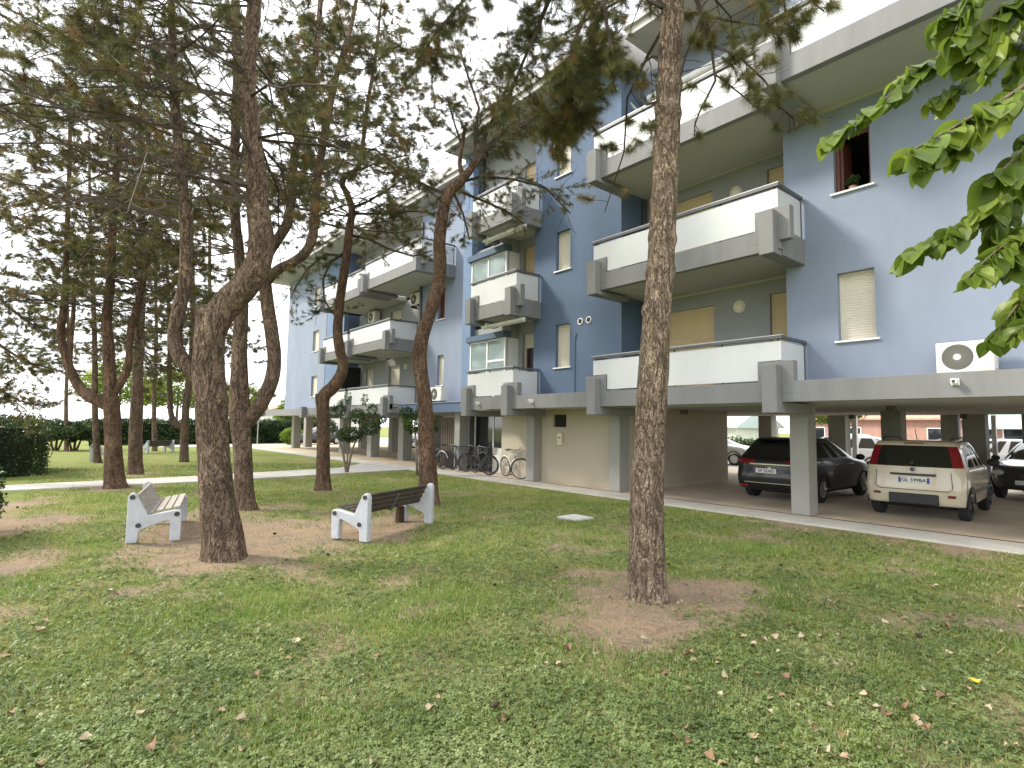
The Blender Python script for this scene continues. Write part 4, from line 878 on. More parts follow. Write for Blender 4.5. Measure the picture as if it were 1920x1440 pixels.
class Growth:
    """collects twigs (five-point tapered tubes) and needle tufts as arrays"""
    def __init__(s): s.tw = []; s.tr = []; s.tc = []; s.td = []; s.tl = []; s.tm = []
    def twig(s, p, r0, r1): s.tw.append(p); s.tr.append((r0, r1))
    def tuft(s, c, d, l, m): s.tc.append(c); s.td.append(d); s.tl.append(l); s.tm.append(m)
    def build(s, root, rng, needles=26, w=.0030, sides=3):
        if s.tw:
            P = np.array(s.tw); R = np.array(s.tr); n, k = P.shape[:2]
            T = np.gradient(P, axis=1); T /= np.linalg.norm(T, axis=2, keepdims=True) + 1e-9
            tm = np.abs(T.mean(axis=1, keepdims=True)); ax_ = np.argmin(tm, axis=2); ref = np.eye(3)[ax_] * np.ones((1, k, 1)); U = np.cross(T, ref); U /= np.linalg.norm(U, axis=2, keepdims=True) + 1e-9; V = np.cross(T, U)
            rr = R[:, :1] + (R[:, 1:] - R[:, :1]) * np.linspace(0, 1, k)[None, :]
            a = 2 * np.pi * np.arange(sides) / sides
            ring = P[:, :, None, :] + rr[:, :, None, None] * (U[:, :, None, :] * np.cos(a)[None, None, :, None] + V[:, :, None, :] * np.sin(a)[None, None, :, None])
            quads = np.stack([ring[:, :-1], np.roll(ring, -1, 2)[:, :-1], np.roll(ring, -1, 2)[:, 1:], ring[:, 1:]], axis=3)
            soup("branches", quads.reshape(-1, 3), 4, TWIG, root)
        if s.tc:
            C = np.array(s.tc); Dv = np.array(s.td); Dv /= np.linalg.norm(Dv, axis=1, keepdims=True) + 1e-9; Ln = np.array(s.tl); M_ = np.array(s.tm); n = len(C)
            rd = rng.normal(size=(n, needles, 3)); rd /= np.linalg.norm(rd, axis=2, keepdims=True)
            dirs = Dv[:, None, :] * .75 + rd * .85; dirs[..., 2] -= .08; dirs /= np.linalg.norm(dirs, axis=2, keepdims=True)
            L_ = Ln[:, None] * rng.uniform(.65, 1.05, (n, needles)); st = C[:, None, :] - Dv[:, None, :] * (rng.uniform(0, .09, (n, needles, 1)))
            tip = st + dirs * L_[..., None]; tip[..., 2] -= .12 * L_
            side = np.cross(dirs, rng.normal(size=(n, needles, 3))); side /= np.linalg.norm(side, axis=2, keepdims=True) + 1e-9
            tri = np.stack([st - side * w, st + side * w, tip], axis=2)
            soup("foliage", tri.reshape(-1, 3), 3, [N1, N2, N3], root, np.repeat(M_, needles))
def curve5(p, d, L_, rise, droop, rng, wob=.06):
    t = np.linspace(0, 1, 5)[:, None]; j = rng.normal(0, wob * L_ * .35, (5, 3)); j[0] = 0
    return p + d * L_ * t + np.array([0, 0, 1.0]) * (rise * t + droop * t * t) * L_ + j * t
def fine(G, p, d, L_, alive, rng, nl, tone, depth=0):
    """a twig with sub-twigs and tufts"""
    c = curve5(p, d, L_, rng.uniform(-.1, .25), rng.uniform(-.3, .25), rng, .10); r = .0045 + .004 * L_
    G.twig(c, r, .0022)
    def m(): return int(rng.choice(3, p=tone))
    if alive: G.tuft(c[-1], c[-1] - c[-2], nl, m()); G.tuft(c[3], c[3] - c[2] + rng.normal(0, .04, 3), nl * .9, m())
    for k in range(rng.integers(1, 4) if L_ > .25 else 1):
        u = rng.uniform(.3, .95); i = min(3, int(u * 4)); q = c[i] + (c[i + 1] - c[i]) * (u * 4 - i)
        d2 = d + rng.normal(0, .65, 3); d2[2] *= .7; d2 /= np.linalg.norm(d2); l2 = L_ * rng.uniform(.25, .55)
        c2 = curve5(q, d2, l2, rng.uniform(-.1, .3), rng.uniform(-.2, .3), rng, .12); G.twig(c2, r * .7, .0018)
        if alive: G.tuft(c2[-1], c2[-1] - c2[-2], nl * rng.uniform(.8, 1.05), m()); G.tuft(c2[2], c2[3] - c2[1] + rng.normal(0, .03, 3), nl * .8, m())
def branch(G, p, d, L_, r, rng, alive, nl, tone, dens=5.0, rise=.15, droop=-.25, t0=.22, tw=.55):
    c = curve5(p, d, L_, rise, droop, rng, .16); G.twig(c, r, .007)
    for k in range(int(L_ * dens)):
        u = rng.uniform(t0, 1); i = min(3, int(u * 4)); q = c[i] + (c[i + 1] - c[i]) * (u * 4 - i)
        s = 1 if rng.random() < .5 else -1; a = s * rng.uniform(.5, 1.3); d2 = np.array([d[0] * math.cos(a) - d[1] * math.sin(a), d[0] * math.sin(a) + d[1] * math.cos(a), rng.normal(-.05, .28)])
        al = alive if isinstance(alive, bool) else rng.random() < alive * (.5 + .7 * u)
        fine(G, q, d2 / np.linalg.norm(d2), tw * rng.uniform(.5, 1.3) * (1.15 - .55 * u), al, rng, nl, tone)
def whorls(G, path, z0, z1, Lmax, rng, dz=.5, zfol=5.0, nl=.15, tone=(.5, .4, .1), per=4, dens=5.5, az=None, tw=.55):
    S_ = smooth_path(path, 80)
    z = z0
    while z < z1:
        i = int(np.argmin(np.abs(S_[:, 2] - z)))
        for k in range(per):
            a = rng.uniform(0, 2 * math.pi) if az is None else rng.normal(az, 1.35); d = np.array([math.cos(a), math.sin(a), 0])
            f = (z - z0) / max(.1, z1 - z0); L_ = Lmax * rng.uniform(.5, 1.1) * (1 - .55 * f ** 2); al = float(np.clip((z - zfol + 1.0) / 2.2, 0, 1)) * .95
            branch(G, S_[i, :3], d, L_, max(.011, min(.030, S_[i, 3] * .22)), rng, al, nl, tone, dens, rng.uniform(-.1, .5), rng.uniform(-.6, .1), tw=tw)
        z += dz * rng.uniform(.7, 1.3)
def limb_growth(G, P, n, reach, rng, alive, nl, tone, t0=.3, t1=1.0, down=.0):
    S_ = smooth_path(P, 60); G.twig(S_[[0, 15, 30, 45, 59], :3], float(S_[0, 3]), float(S_[-1, 3]))
    for k in range(n):
        i = int(rng.uniform(t0, t1) * 58); d = rng.normal(size=3); d[2] = d[2] * .6 - down; d += .7 * (S_[i + 1, :3] - S_[i, :3]) / (np.linalg.norm(S_[i + 1, :3] - S_[i, :3]) + 1e-9); d /= np.linalg.norm(d)
        fine(G, S_[i, :3], d, reach * rng.uniform(.35, 1.1), rng.random() < alive, rng, nl, tone)
PG = "pine trees standing on the lawn"
def pine(lab, rows, limbs=(), bark=None, seed=0, crown=(), manual=None, needles=22, w=.0035, sides=18, step=.08, rough=.05, knots=()):
    g = ground(rows[0][0], rows[0][1]); D = hdist(g)
    P = px_path(rows, D); P[0] = (g[0], g[1], -.06, P[0][3])
    root = thing("pine_tree", lab, "tree", (float(g[0]), float(g[1]), 0), 0, PG)
    LP = [px_path(l, D) for l in limbs]; rng = np.random.default_rng(100 + seed)
    trunk_mesh("trunk", [P] + LP, bark or BARK, root, seed * 3.7, sides, rough, True, step, knots)
    G = Growth(); AX = [P] + LP
    for c in crown:
        c = dict(c); ax = c.pop('ax', 0); whorls(G, AX[ax], rng=rng, **c)
    if manual: manual(G, D, rng)
    G.build(root, rng, needles, w)
    return root
# ---- the near pine at the right
def t1_manual(G, D, rng):
    tn_ = (.62, .36, .02); tl = (.40, .55, .05)
    def lg(rows, n, reach, alive=.9, nl=.15, tone=tn_, **k): limb_growth(G, px_path(rows, D), n, reach, rng, alive, nl, tone, **k)
    lg([(1262, -60, 14), (1300, -12, 13), (1318, 20, 12), (1331, 70, 11), (1337, 105, 9), (1342, 150, 6)], 16, .34, .55, t0=.25, tone=tl)
    lg([(1333, 85, 8, 0), (1365, 95, 8, -.1), (1397, 115, 7, -.2), (1432, 150, 6, -.25), (1452, 182, 5, -.3), (1478, 215, 4, -.3), (1510, 232, 3, -.35)], 20, .30, .75, t0=.25, tone=tl)
    lg([(1342, 150, 6), (1322, 190, 5), (1305, 225, 4), (1302, 255, 3)], 7, .25, .55, t0=.2, tone=tl)
    lg([(1342, 140, 5), (1375, 165, 5, .1), (1400, 185, 4, .2), (1415, 200, 3, .2)], 7, .28, .6, t0=.2, tone=tl)
    lg([(1320, 20, 6), (1300, 70, 5, .1), (1284, 110, 4, .1), (1276, 150, 3, .2)], 7, .25, .5, t0=.2, tone=tl)
    lg([(1268, -190, 12), (1360, -110, 9, -.2), (1420, -40, 8, -.4), (1432, 20, 6, -.4), (1452, 62, 4, -.4)], 12, .26, .9, t0=.45)
    lg([(1420, -60, 8, -.4), (1465, -20, 7, -.4), (1474, 35, 5, -.4), (1494, 72, 4, -.4)], 10, .25, .9, t0=.4)
    lg([(1420, -80, 8, -.4), (1490, -40, 6, -.5), (1520, 0, 5, -.5), (1545, 22, 4, -.5)], 10, .25, .9, t0=.35)
    lg([(1246, 108, 7), (1215, 108, 6), (1196, 135, 5), (1188, 172, 4)], 3, .2, .8, t0=.6)
    lg([(1240, 190, 7), (1212, 196, 6), (1198, 184, 5), (1197, 155, 4), (1216, 128, 3)], 2, .18, .8, t0=.6)
    lg([(1243, 200, 5), (1228, 225, 4), (1214, 244, 3)], 2, .12, .9, t0=.85)
    # drooping boughs that hang to the left of the trunk
    lg([(1268, -170, 16), (1200, -100, 14, .2), (1130, -20, 12, .3), (1088, 40, 10, .4), (1070, 105, 8, .4), (1064, 165, 5, .4)], 48, .42, .72, t0=.3, down=.25)
    lg([(1270, -250, 18), (1170, -190, 15, .3), (1080, -90, 13, .6), (1020, 20, 11, .9), (985, 110, 9, 1.0), (950, 190, 6, 1.1)], 73, .55, .85, t0=.35, down=.15)
    lg([(1270, -210, 18), (1190, -120, 15, .5), (1130, 10, 13, .9), (1100, 110, 11, 1.1), (1080, 190, 9, 1.2), (1040, 260, 6, 1.2)], 112, .50, .92, t0=.45, down=.1, tone=(.5, .42, .08))
    lg([(1130, -20, 10, .3), (1140, 60, 8, .2), (1152, 120, 6, .1), (1150, 165, 4, 0)], 14, .22, .7, t0=.3, down=.3)
    lg([(1080, -90, 12, .6), (960, -60, 11, .8), (880, -10, 9, 1.0), (820, 60, 7, 1.1), (780, 120, 5, 1.2)], 64, .50, .9, t0=.3, down=.15, tone=(.45, .45, .10))
    lg([(1100, 110, 7, 1.1), (1060, 220, 6, 1.2), (1030, 285, 4, 1.2)], 35, .40, .55, t0=.2, down=.4, tone=(.5, .3, .2))
pine("single grey brown pine with a tall straight trunk, nearest to the garage", [(1215, 1120, 76), (1214, 1060, 70), (1213, 950, 64), (1219, 800, 60), (1226, 680, 58), (1234, 560, 54), (1241, 450, 52), (1247, 330, 50), (1253, 200, 49), (1257, 90, 47), (1261, 0, 45), (1266, -150, 40), (1275, -330, 32), (1282, -520, 22), (1285, -700, 10)],
     seed=1, manual=t1_manual, needles=80, w=.0017, sides=36, step=.035, bark=BARKT, crown=[dict(z0=6.3, z1=10.0, Lmax=2.2, dz=.5, zfol=5.5, nl=.16, per=4)], rough=.06, knots=(2.95, 3.35, 3.72, 4.12, 4.40, 4.75, 5.12, 5.42, 5.85, 6.2))
# ---- the big forked pine at the left
pine("big dark pine with a broken fork and a bent trunk beside the left bench", [(419, 1046, 84), (417, 1000, 76), (409, 947, 70), (401, 850, 64), (395, 750, 64), (391, 680, 64), (397, 620, 62), (425, 570, 60), (458, 535, 57), (482, 495, 54), (490, 450, 52), (484, 390, 46), (479, 320, 43), (471, 240, 38), (464, 160, 34), (470, 80, 32), (478, 0, 30), (486, -120, 26), (490, -280, 18), (492, -420, 8)],
     limbs=[[(396, 700, 42), (392, 640, 54), (389, 600, 50), (386, 575, 40)], [(378, 715, 34), (350, 685, 34), (331, 655, 31), (328, 625, 29), (336, 580, 28), (346, 535, 27), (349, 470, 25), (345, 380, 23), (336, 280, 21), (327, 180, 20), (323, 80, 18), (321, -20, 15), (322, -160, 9)]],
     seed=2, needles=60, w=.0022, sides=34, step=.04, rough=.07,
     crown=[dict(z0=4.6, z1=9.2, Lmax=3.6, dz=.30, az=2.5, zfol=5.7, nl=.16, per=3, dens=5.5, tone=(.5, .42, .08)), dict(ax=2, z0=4.3, z1=8.4, Lmax=3.2, dz=.32, az=2.6, zfol=5.9, nl=.16, per=3, dens=5.5, tone=(.5, .38, .12))])
pine("pine just behind the big forked pine, with long curved grey limbs", [(462, 955, 42), (459, 930, 38), (455, 850, 37), (450, 780, 42), (449, 730, 38), (449, 660, 31), (452, 600, 28), (453, 540, 25), (448, 470, 22), (441, 400, 21), (440, 300, 20), (443, 200, 19), (445, 100, 18), (442, -20, 16), (440, -160, 9)],
     limbs=[[(452, 800, 30), (474, 778, 32), (497, 742, 30), (511, 705, 29), (514, 665, 28), (508, 615, 27), (500, 560, 26), (497, 515, 25), (503, 478, 22), (522, 447, 21), (540, 415, 20), (547, 360, 18), (551, 300, 17), (563, 240, 16), (580, 160, 15), (593, 93, 13), (601, 0, 11), (606, -100, 6)],
            [(500, 525, 24), (522, 505, 21), (548, 492, 20), (572, 474, 20), (586, 445, 19), (590, 400, 18), (592, 360, 17), (601, 300, 16), (611, 233, 15), (621, 185, 14), (634, 130, 12), (656, 57, 10), (672, -20, 7)]],
     seed=3, needles=46, w=.0030, sides=22, step=.06,
     crown=[dict(z0=5.2, z1=11.5, Lmax=3.0, dz=.55, az=2.4, zfol=5.8, nl=.16, per=4, tone=(.55, .35, .10)), dict(ax=1, z0=6.2, z1=11.3, Lmax=2.4, dz=.55, zfol=6.9, nl=.16, per=4), dict(ax=2, z0=6.0, z1=11.0, Lmax=2.8, dz=.50, zfol=6.4, nl=.16, per=4, tone=(.45, .4, .15))])
def t3_manual(G, D, rng):
    for rows, n, rc, al in (([(650, 470, 8), (620, 490, 7), (606, 520, 6), (607, 560, 5), (625, 590, 3)], 16, .9, .85), ([(648, 480, 8), (600, 480, 7, .3), (560, 530, 5, .5), (545, 560, 3, .5)], 20, .9, .85), ([(652, 440, 8), (700, 450, 7, .2), (760, 480, 5, .4), (810, 470, 3, .5)], 22, .9, .85), ([(655, 400, 7), (720, 400, 6, .2), (770, 395, 5, .4), (810, 400, 3)], 20, .9, .85),
                          ([(662, 388, 8), (700, 372, 6), (740, 345, 4), (780, 320, 3)], 18, 1.0, .8), ([(668, 320, 7), (720, 300, 5), (770, 290, 3)], 18, 1.2, .9), ([(655, 430, 6), (610, 420, 5), (580, 400, 3)], 16, 1.0, .85)):
        limb_growth(G, px_path(rows, D), n, rc, rng, al, .12, (.7, .22, .08), t0=.2)
pine("slim pine with sawn stump and S bent trunk before the bushy shrub", [(606, 918, 32), (606, 880, 27), (606, 820, 25), (605, 770, 25), (608, 742, 26), (622, 728, 25), (638, 706, 23), (643, 682, 21), (637, 655, 20), (633, 620, 19), (637, 570, 18), (643, 525, 18), (650, 480, 17), (655, 430, 16), (660, 395, 15), (652, 365, 13), (642, 345, 12), (650, 328, 11), (670, 315, 10), (680, 270, 9), (690, 190, 8), (705, 100, 7), (715, 0, 4)],
     limbs=[[(605, 775, 22), (603, 755, 24), (601, 738, 22)]], bark=BARKR, seed=4, needles=40, w=.0036, sides=18, step=.09, manual=t3_manual, crown=[dict(z0=7.0, z1=12.5, Lmax=2.8, dz=.28, zfol=6.6, nl=.15, per=4, tone=(.6, .3, .1))])
def t4_manual(G, D, rng):
    for rows, n, rc, al in (([(880, 322, 14), (905, 285, 12), (945, 250, 9), (1000, 225, 7), (1060, 215, 5)], 87, .8, .9), ([(892, 300, 9), (890, 255, 8), (898, 205, 7), (880, 150, 5), (860, 90, 4)], 57, .8, .8), ([(900, 285, 9), (920, 230, 8), (950, 170, 6), (960, 110, 4)], 64, .8, .85),
                          ([(865, 340, 8), (905, 330, 7), (960, 335, 6), (1020, 350, 5), (1070, 400, 3)], 57, .8, .45), ([(850, 352, 8), (890, 370, 6), (940, 390, 5), (985, 420, 3)], 41, .7, .45), ([(848, 355, 7), (868, 400, 5), (880, 450, 3)], 22, .7, .6),
                          ([(838, 365, 7), (800, 350, 6), (760, 330, 5), (700, 320, 3)], 45, .8, .6), ([(866, 275, 6), (850, 225, 5), (838, 180, 3)], 26, .8, .7)):
        limb_growth(G, px_path(rows, D), n, rc, rng, al, .13, (.66, .24, .10), t0=.15, down=.12)
pine("reddish pine with a wavy trunk behind the right end of the dark slatted bench", [(804, 945, 40), (803, 905, 36), (800, 840, 32), (798, 780, 29), (795, 740, 28), (788, 690, 27), (789, 645, 27), (800, 605, 26), (812, 568, 26), (822, 530, 25), (825, 490, 25), (824, 455, 24), (828, 415, 23), (835, 380, 22), (843, 358, 22), (858, 346, 20), (872, 330, 17), (882, 318, 15), (890, 300, 13)],
     limbs=[[(868, 335, 12), (862, 305, 9), (866, 275, 8), (872, 240, 7)]], bark=BARKR, seed=5, needles=46, w=.0030, sides=20, step=.07, manual=t4_manual)
pine("stout pine forked low into candelabra limbs beside the footpath", [(216, 914, 48), (214, 885, 40), (212, 830, 36), (210, 770, 34), (206, 710, 27), (203, 640, 24), (200, 600, 22), (206, 540, 20), (209, 480, 19), (213, 400, 17), (220, 280, 15), (225, 160, 13), (228, 40, 10), (230, -120, 5)],
     limbs=[[(208, 765, 24), (185, 752, 28), (158, 736, 25), (137, 706, 21), (122, 665, 19), (114, 625, 18), (119, 585, 18), (123, 540, 16), (124, 490, 13), (127, 400, 11), (131, 280, 9), (130, 150, 6)], [(218, 735, 15), (232, 708, 17), (241, 680, 16), (243, 650, 15), (246, 615, 15), (257, 575, 15), (268, 530, 14), (277, 485, 12), (290, 410, 10), (300, 330, 8), (305, 240, 5)], [(130, 690, 12), (133, 640, 11), (137, 590, 10), (140, 545, 8)]],
     bark=BARKR, seed=6, needles=34, w=.0046, sides=18, step=.1,
     crown=[dict(z0=4.6, z1=13, Lmax=3.2, dz=.42, zfol=5.8, nl=.16, per=4, tone=(.5, .35, .15)), dict(ax=1, z0=4.6, z1=10.5, Lmax=3.0, dz=.55, zfol=4.8, nl=.16, per=4, tone=(.5, .35, .15)), dict(ax=2, z0=4.8, z1=9.5, Lmax=2.4, dz=.55, zfol=5.5, nl=.16, per=4, tone=(.5, .3, .2))])
pine("straight mid brown pine just right of the candelabra pine", [(254, 888, 32), (254, 860, 29), (255, 800, 27), (257, 740, 25), (258, 700, 22), (261, 640, 20), (264, 570, 19), (267, 500, 17), (266, 400, 15), (264, 280, 12), (262, 150, 8), (262, 30, 4)], bark=BARK, seed=7, needles=30, w=.0055, sides=16, step=.12,
     crown=[dict(z0=4.0, z1=15, Lmax=3.2, dz=.50, zfol=4.5, nl=.17, per=4, tone=(.35, .55, .1))])  # mostly paler needles: sun from behind is put into the tint
pine("thin pale pine pole left of the candelabra pine on the far lawn", [(183, 868, 17), (180, 820, 14), (178, 760, 13), (178, 700, 12), (177, 620, 11), (174, 540, 10), (170, 440, 8), (168, 340, 6), (167, 240, 3)], seed=8, needles=26, w=.0065, sides=12, step=.2,
     crown=[dict(z0=3.6, z1=15, Lmax=3.2, dz=.5, zfol=3.6, nl=.18, per=4, dens=4)])
pine("far pine with a forked leaning stem beside the far dark bench", [(345, 866, 19), (346, 820, 17), (349, 760, 15), (355, 710, 14), (360, 660, 13), (362, 580, 11), (360, 480, 9), (358, 360, 5)], limbs=[[(343, 800, 12), (330, 796, 14), (321, 778, 12), (318, 740, 11), (317, 700, 10), (318, 640, 9), (316, 560, 7), (312, 460, 4)]], seed=9, needles=26, w=.0065, sides=12, step=.2,
     crown=[dict(z0=3.8, z1=14, Lmax=3.2, dz=.5, zfol=3.8, nl=.18, per=3, dens=4.5, tone=(.3, .65, .05)), dict(ax=1, z0=3.6, z1=12, Lmax=3.2, dz=.5, zfol=3.6, nl=.18, per=3, dens=4.5, tone=(.3, .65, .05))])  # paler needle mix paints in the sunlight on this crown
def side_manual(G, D, rng):
    for rows, n, rc, al in (([(-120, 420, 14), (-40, 520, 11), (20, 580, 8), (60, 610, 6), (110, 620, 3)], 50, 1.1, .95), ([(-120, 520, 14), (-30, 620, 11), (30, 670, 8), (90, 690, 4)], 55, 1.0, .95), ([(-120, 600, 12), (-40, 700, 10), (20, 745, 7), (70, 760, 4)], 60, .9, .95), ([(-130, 300, 14), (-30, 380, 10), (60, 420, 6)], 50, 1.2, .9), ([(-130, 100, 14), (-30, 190, 10), (80, 250, 6)], 60, 1.2, .9), ([(-130, -60, 14), (-10, 20, 10), (110, 90, 6)], 70, 1.3, .95)):
        limb_growth(G, px_path(rows, D), n, rc, rng, al, .14, (.25, .55, .20), t0=.25, down=.05)
pine("pine mostly outside the left edge whose olive boughs hang over the hedge", [(-130, 905, 40), (-132, 760, 34), (-130, 600, 30), (-128, 400, 26), (-128, 200, 20), (-128, 0, 14), (-128, -150, 8)], seed=10, needles=38, w=.0048, sides=14, step=.15, manual=side_manual)
for i, (px, py, wd, top, lab) in enumerate(((392, 858, 15, 320, "far pine standing behind the big forked pine"), (125, 846, 10, 420, "slim far pine near the clipped round shrubs"), (290, 846, 11, 300, "slim far pine behind the far dark bench"))):
    pine(lab, [(px, py, wd), (px - 1, py - 100, wd * .85), (px + 3, py - 220, wd * .7), (px + 1, (py + top) / 2 - 100, wd * .5), (px + 4, top - 60, wd * .25)], seed=11 + i, needles=24, w=.008, sides=10, step=.3, crown=[dict(z0=3.4, z1=16, Lmax=3.4, dz=.70, zfol=3.2, nl=.20, per=3, dens=4.0, tone=(.12, .83, .05))])  # nearly all paler needles, backlight painted into their colour
# ------------------------------------------------------------------ leaf-card foliage: hedges, shrubs, leafy trees
def leaf_cards(C, size, rng, asp=.6, flat=.0, fold=.25):
    """folded diamond leaves round centres C -> quads (two triangles folded along the mid rib)"""
    n = len(C); d = rng.normal(size=(n, 3)); d[:, 2] -= flat; d /= np.linalg.norm(d, axis=1, keepdims=True)
    s = np.cross(d, rng.normal(size=(n, 3))); s /= np.linalg.norm(s, axis=1, keepdims=True) + 1e-9; u = np.cross(d, s); L_ = size * rng.uniform(.6, 1.2, (n, 1))
    a = C - d * L_ * .5; b_ = C + d * L_ * .5; l = C + s * L_ * asp * .5 + u * L_ * fold; r = C - s * L_ * asp * .5 + u * L_ * fold
    return np.stack([a, l, b_, r], axis=1).reshape(-1, 3)
HG = leafmat("hedge_leaf", [(.018, .035, .012), (.045, .08, .024), (.11, .15, .05)], .25, .4, 1.6); HGD = mat("hedge_core", (.012, .018, .008), .95, .3, 3)
YG = leafmat("yellow_green_leaf", [(.10, .16, .02), (.19, .27, .035), (.30, .36, .06)], .5, .5, .6); BG = leafmat("bush_leaf", [(.02, .042, .012), (.045, .085, .02), (.09, .14, .03)], .3, .45, 1.2)
def hedge(lab, x0, x1, y0, y1, h, n, size, m=HG, rz=0, seed=0, group=None):
    rng = np.random.default_rng(seed + 50); t = thing("hedge", lab, "hedge", ((x0 + x1) / 2, (y0 + y1) / 2, 0), 0, group)
    q = MB(); q.box(x0 + .18, x1 - .18, y0 + .18, y1 - .18, 0, h - .18); q.build("stems", HGD, t)  # no separate stems: one solid dark core box, added to block gaps between leaves
    f = rng.random((n, 3)); A = np.array([(y1 - y0) * h * 2, (x1 - x0) * h * 2, (x1 - x0) * (y1 - y0)]); A /= A.sum(); k = rng.choice(3, n, p=A); sgn = rng.random(n) < .5
    P = np.stack([x0 + f[:, 0] * (x1 - x0), y0 + f[:, 1] * (y1 - y0), f[:, 2] * h], 1)
    P[k == 0, 0] = np.where(sgn[k == 0], x0, x1); P[k == 1, 1] = np.where(sgn[k == 1], y0, y1); P[k == 2, 2] = h
    P += rng.normal(0, .10, (n, 3)); wob = np.array([.14 * nz(p[0] + p[2], p[1], 1.1, seed) for p in P]); P[:, 0] += wob; P[:, 2] += wob; P[:, 2] = np.abs(P[:, 2])
    soup("leaves", leaf_cards(P, size, rng), 4, m, t); return t
def leafy(name, lab, cat, base, blobs, stems, n, size, m, seed=0, group=None, barkm=None):
    """blobs: (dx,dy,dz,radius,zscale) clumps of leaves; stems: polylines of (dx,dy,dz,r)"""
    rng = np.random.default_rng(seed + 70); t = thing(name, lab, cat, (*base[:2], 0), 0, group); B_ = np.array([base[0], base[1], 0])
    mb = MB()
    for s in stems: mb.tube([(B_[0] + a, B_[1] + b_, c) for a, b_, c, r in s], [r for *_, r in s], 8)
    mb.build("trunk", barkm or BARK, t, smooth=True)
    P = []; tot = sum(b_[3] ** 2 for b_ in blobs)
    for (dx, dy, dz, R_, zs) in blobs:
        k = int(n * R_ ** 2 / tot); d = rng.normal(size=(k, 3)); d /= np.linalg.norm(d, axis=1, keepdims=True); rr = R_ * rng.uniform(.25, 1.0, k) ** .45
        rr *= 1 + .28 * np.array([noise.noise(Vector((v[0] * 2.2 + dx, v[1] * 2.2 + dy, v[2] * 2.2 + seed))) for v in d])
        q = d * rr[:, None]; q[:, 2] *= zs; P.append(q + B_ + np.array([dx, dy, dz]))
    soup("crown", leaf_cards(np.vstack(P), size, rng), 4, m, t); return t
hedge("dark clipped hedge at the left edge just beyond the footpath", -3.6, -.12, 22.6, 26.5, 1.62, 16000, .085, seed=1)
leafy("bush", "dark blue green leafy bush at the left edge in the foreground", "bush", (-1.35, 11.2), [(0, 0, .75, .85, .95), (.45, -.5, .55, .55, .95), (.35, .6, .6, .6, .9), (-.6, -.4, .7, .7, .9)], [[(0, 0, 0, .04), (0, 0, .8, .03)], [(.1, .1, 0, .03), (.5, -.3, .6, .02)]], 7000, .075, HG, 44)
hedge("long dark hedge at the back of the lawn behind the far benches", 2.6, 12.4, 49.0, 50.4, 1.75, 16000, .16, seed=2)
hedge("dark hedge at the far end of the building", 12.8, 20.5, 50.5, 52.0, 1.85, 12000, .16, seed=3)
hedge("clipped green hedge behind the garage parked cars", 31.5, 32.4, -6, 24, 1.10, 20000, .13, m=BG, seed=4)
hedge("low hedge beyond the pilotis behind the far white car", 30.0, 31.2, 24.5, 48, 1.9, 16000, .16, m=BG, seed=5)
RG = "round clipped shrubs on the far lawn"
for i, (x, y, r_, z_) in enumerate(((.45, 41.0, 1.0, 1.15), (1.25, 40.2, .95, 1.1), (2.2, 41.5, 1.05, 1.2))):
    leafy("clipped_shrub", ["leftmost round clipped shrub on short stems on the far lawn", "middle round clipped shrub on short stems on the far lawn", "rightmost round clipped shrub behind the thin pale pine pole"][i], "shrub", (x, y), [(0, 0, z_, r_, .62)], [[(0, 0, 0, .07), (.05, 0, .9, .05)], [(.1, 0, 0, .06), (.4, .1, 1.0, .04)], [(-.1, 0, 0, .06), (-.35, .1, 1.0, .04)]], 3200, .15, HG, 10 + i, RG)
leafy("round_bush", "small bright green bush beside the far corner pillar", "bush", (15.4, 46.5), [(0, 0, .7, .95, .75)], [[(0, 0, 0, .04), (0, 0, .5, .03)]], 3000, .15, YG, 20)
for i, (x, y, h, R_) in enumerate(((9.5, 62, 5.0, 2.6), (5.2, 66, 5.5, 2.8), (15.5, 64, 4.2, 2.4), (19.5, 57.5, 3.2, 1.8))):
    leafy("leafy_tree", ["yellow green leafy tree far behind the pair of front pines", "yellow green leafy tree far behind the candelabra pine", "yellow green leafy tree far away left of the building corner", "small yellow green tree beyond the far corner pillars"][i], "tree", (x, y), [(0, 0, h, R_, .8), (R_ * .7, .3, h - .8, R_ * .6, .8), (-R_ * .7, -.2, h - .6, R_ * .65, .8)], [[(0, 0, 0, .16), (.1, 0, h, .08)]], 6000, .26, YG, 30 + i, "yellow green trees far beyond the lawn")
b0 = ground(650, 887)
leafy("bushy_shrub", "bushy multi stemmed evergreen shrub behind the S bent pine", "shrub", b0, [(.05, -.05, 1.35, .5, .6), (-.55, .45, 1.6, .34, .8), (.6, -.5, 1.6, .36, .8), (.25, -.2, 2.0, .36, .8), (-.25, .25, 2.2, .28, 1.0), (.62, -.55, 2.2, .22, 1.4), (-.05, .0, 2.65, .14, 1.8), (.42, -.35, 2.6, .13, 1.8), (-.6, .5, 2.1, .14, 1.6), (.9, -.8, 1.9, .2, .8)], [[(0, 0, 0, .055), (-.1, .1, .6, .045), (-.3, .25, 1.5, .02)], [(.02, 0, 0, .05), (.12, -.1, .8, .04), (.35, -.3, 1.6, .02), (.6, -.5, 2.3, .008)], [(0, .02, 0, .04), (.02, 0, .9, .03), (.0, 0, 2.7, .008)]], 4300, .075, BG, 40, barkm=mat("grey_bark", (.20, .165, .125), .9, .25, 8))
b0 = ground(782, 891)
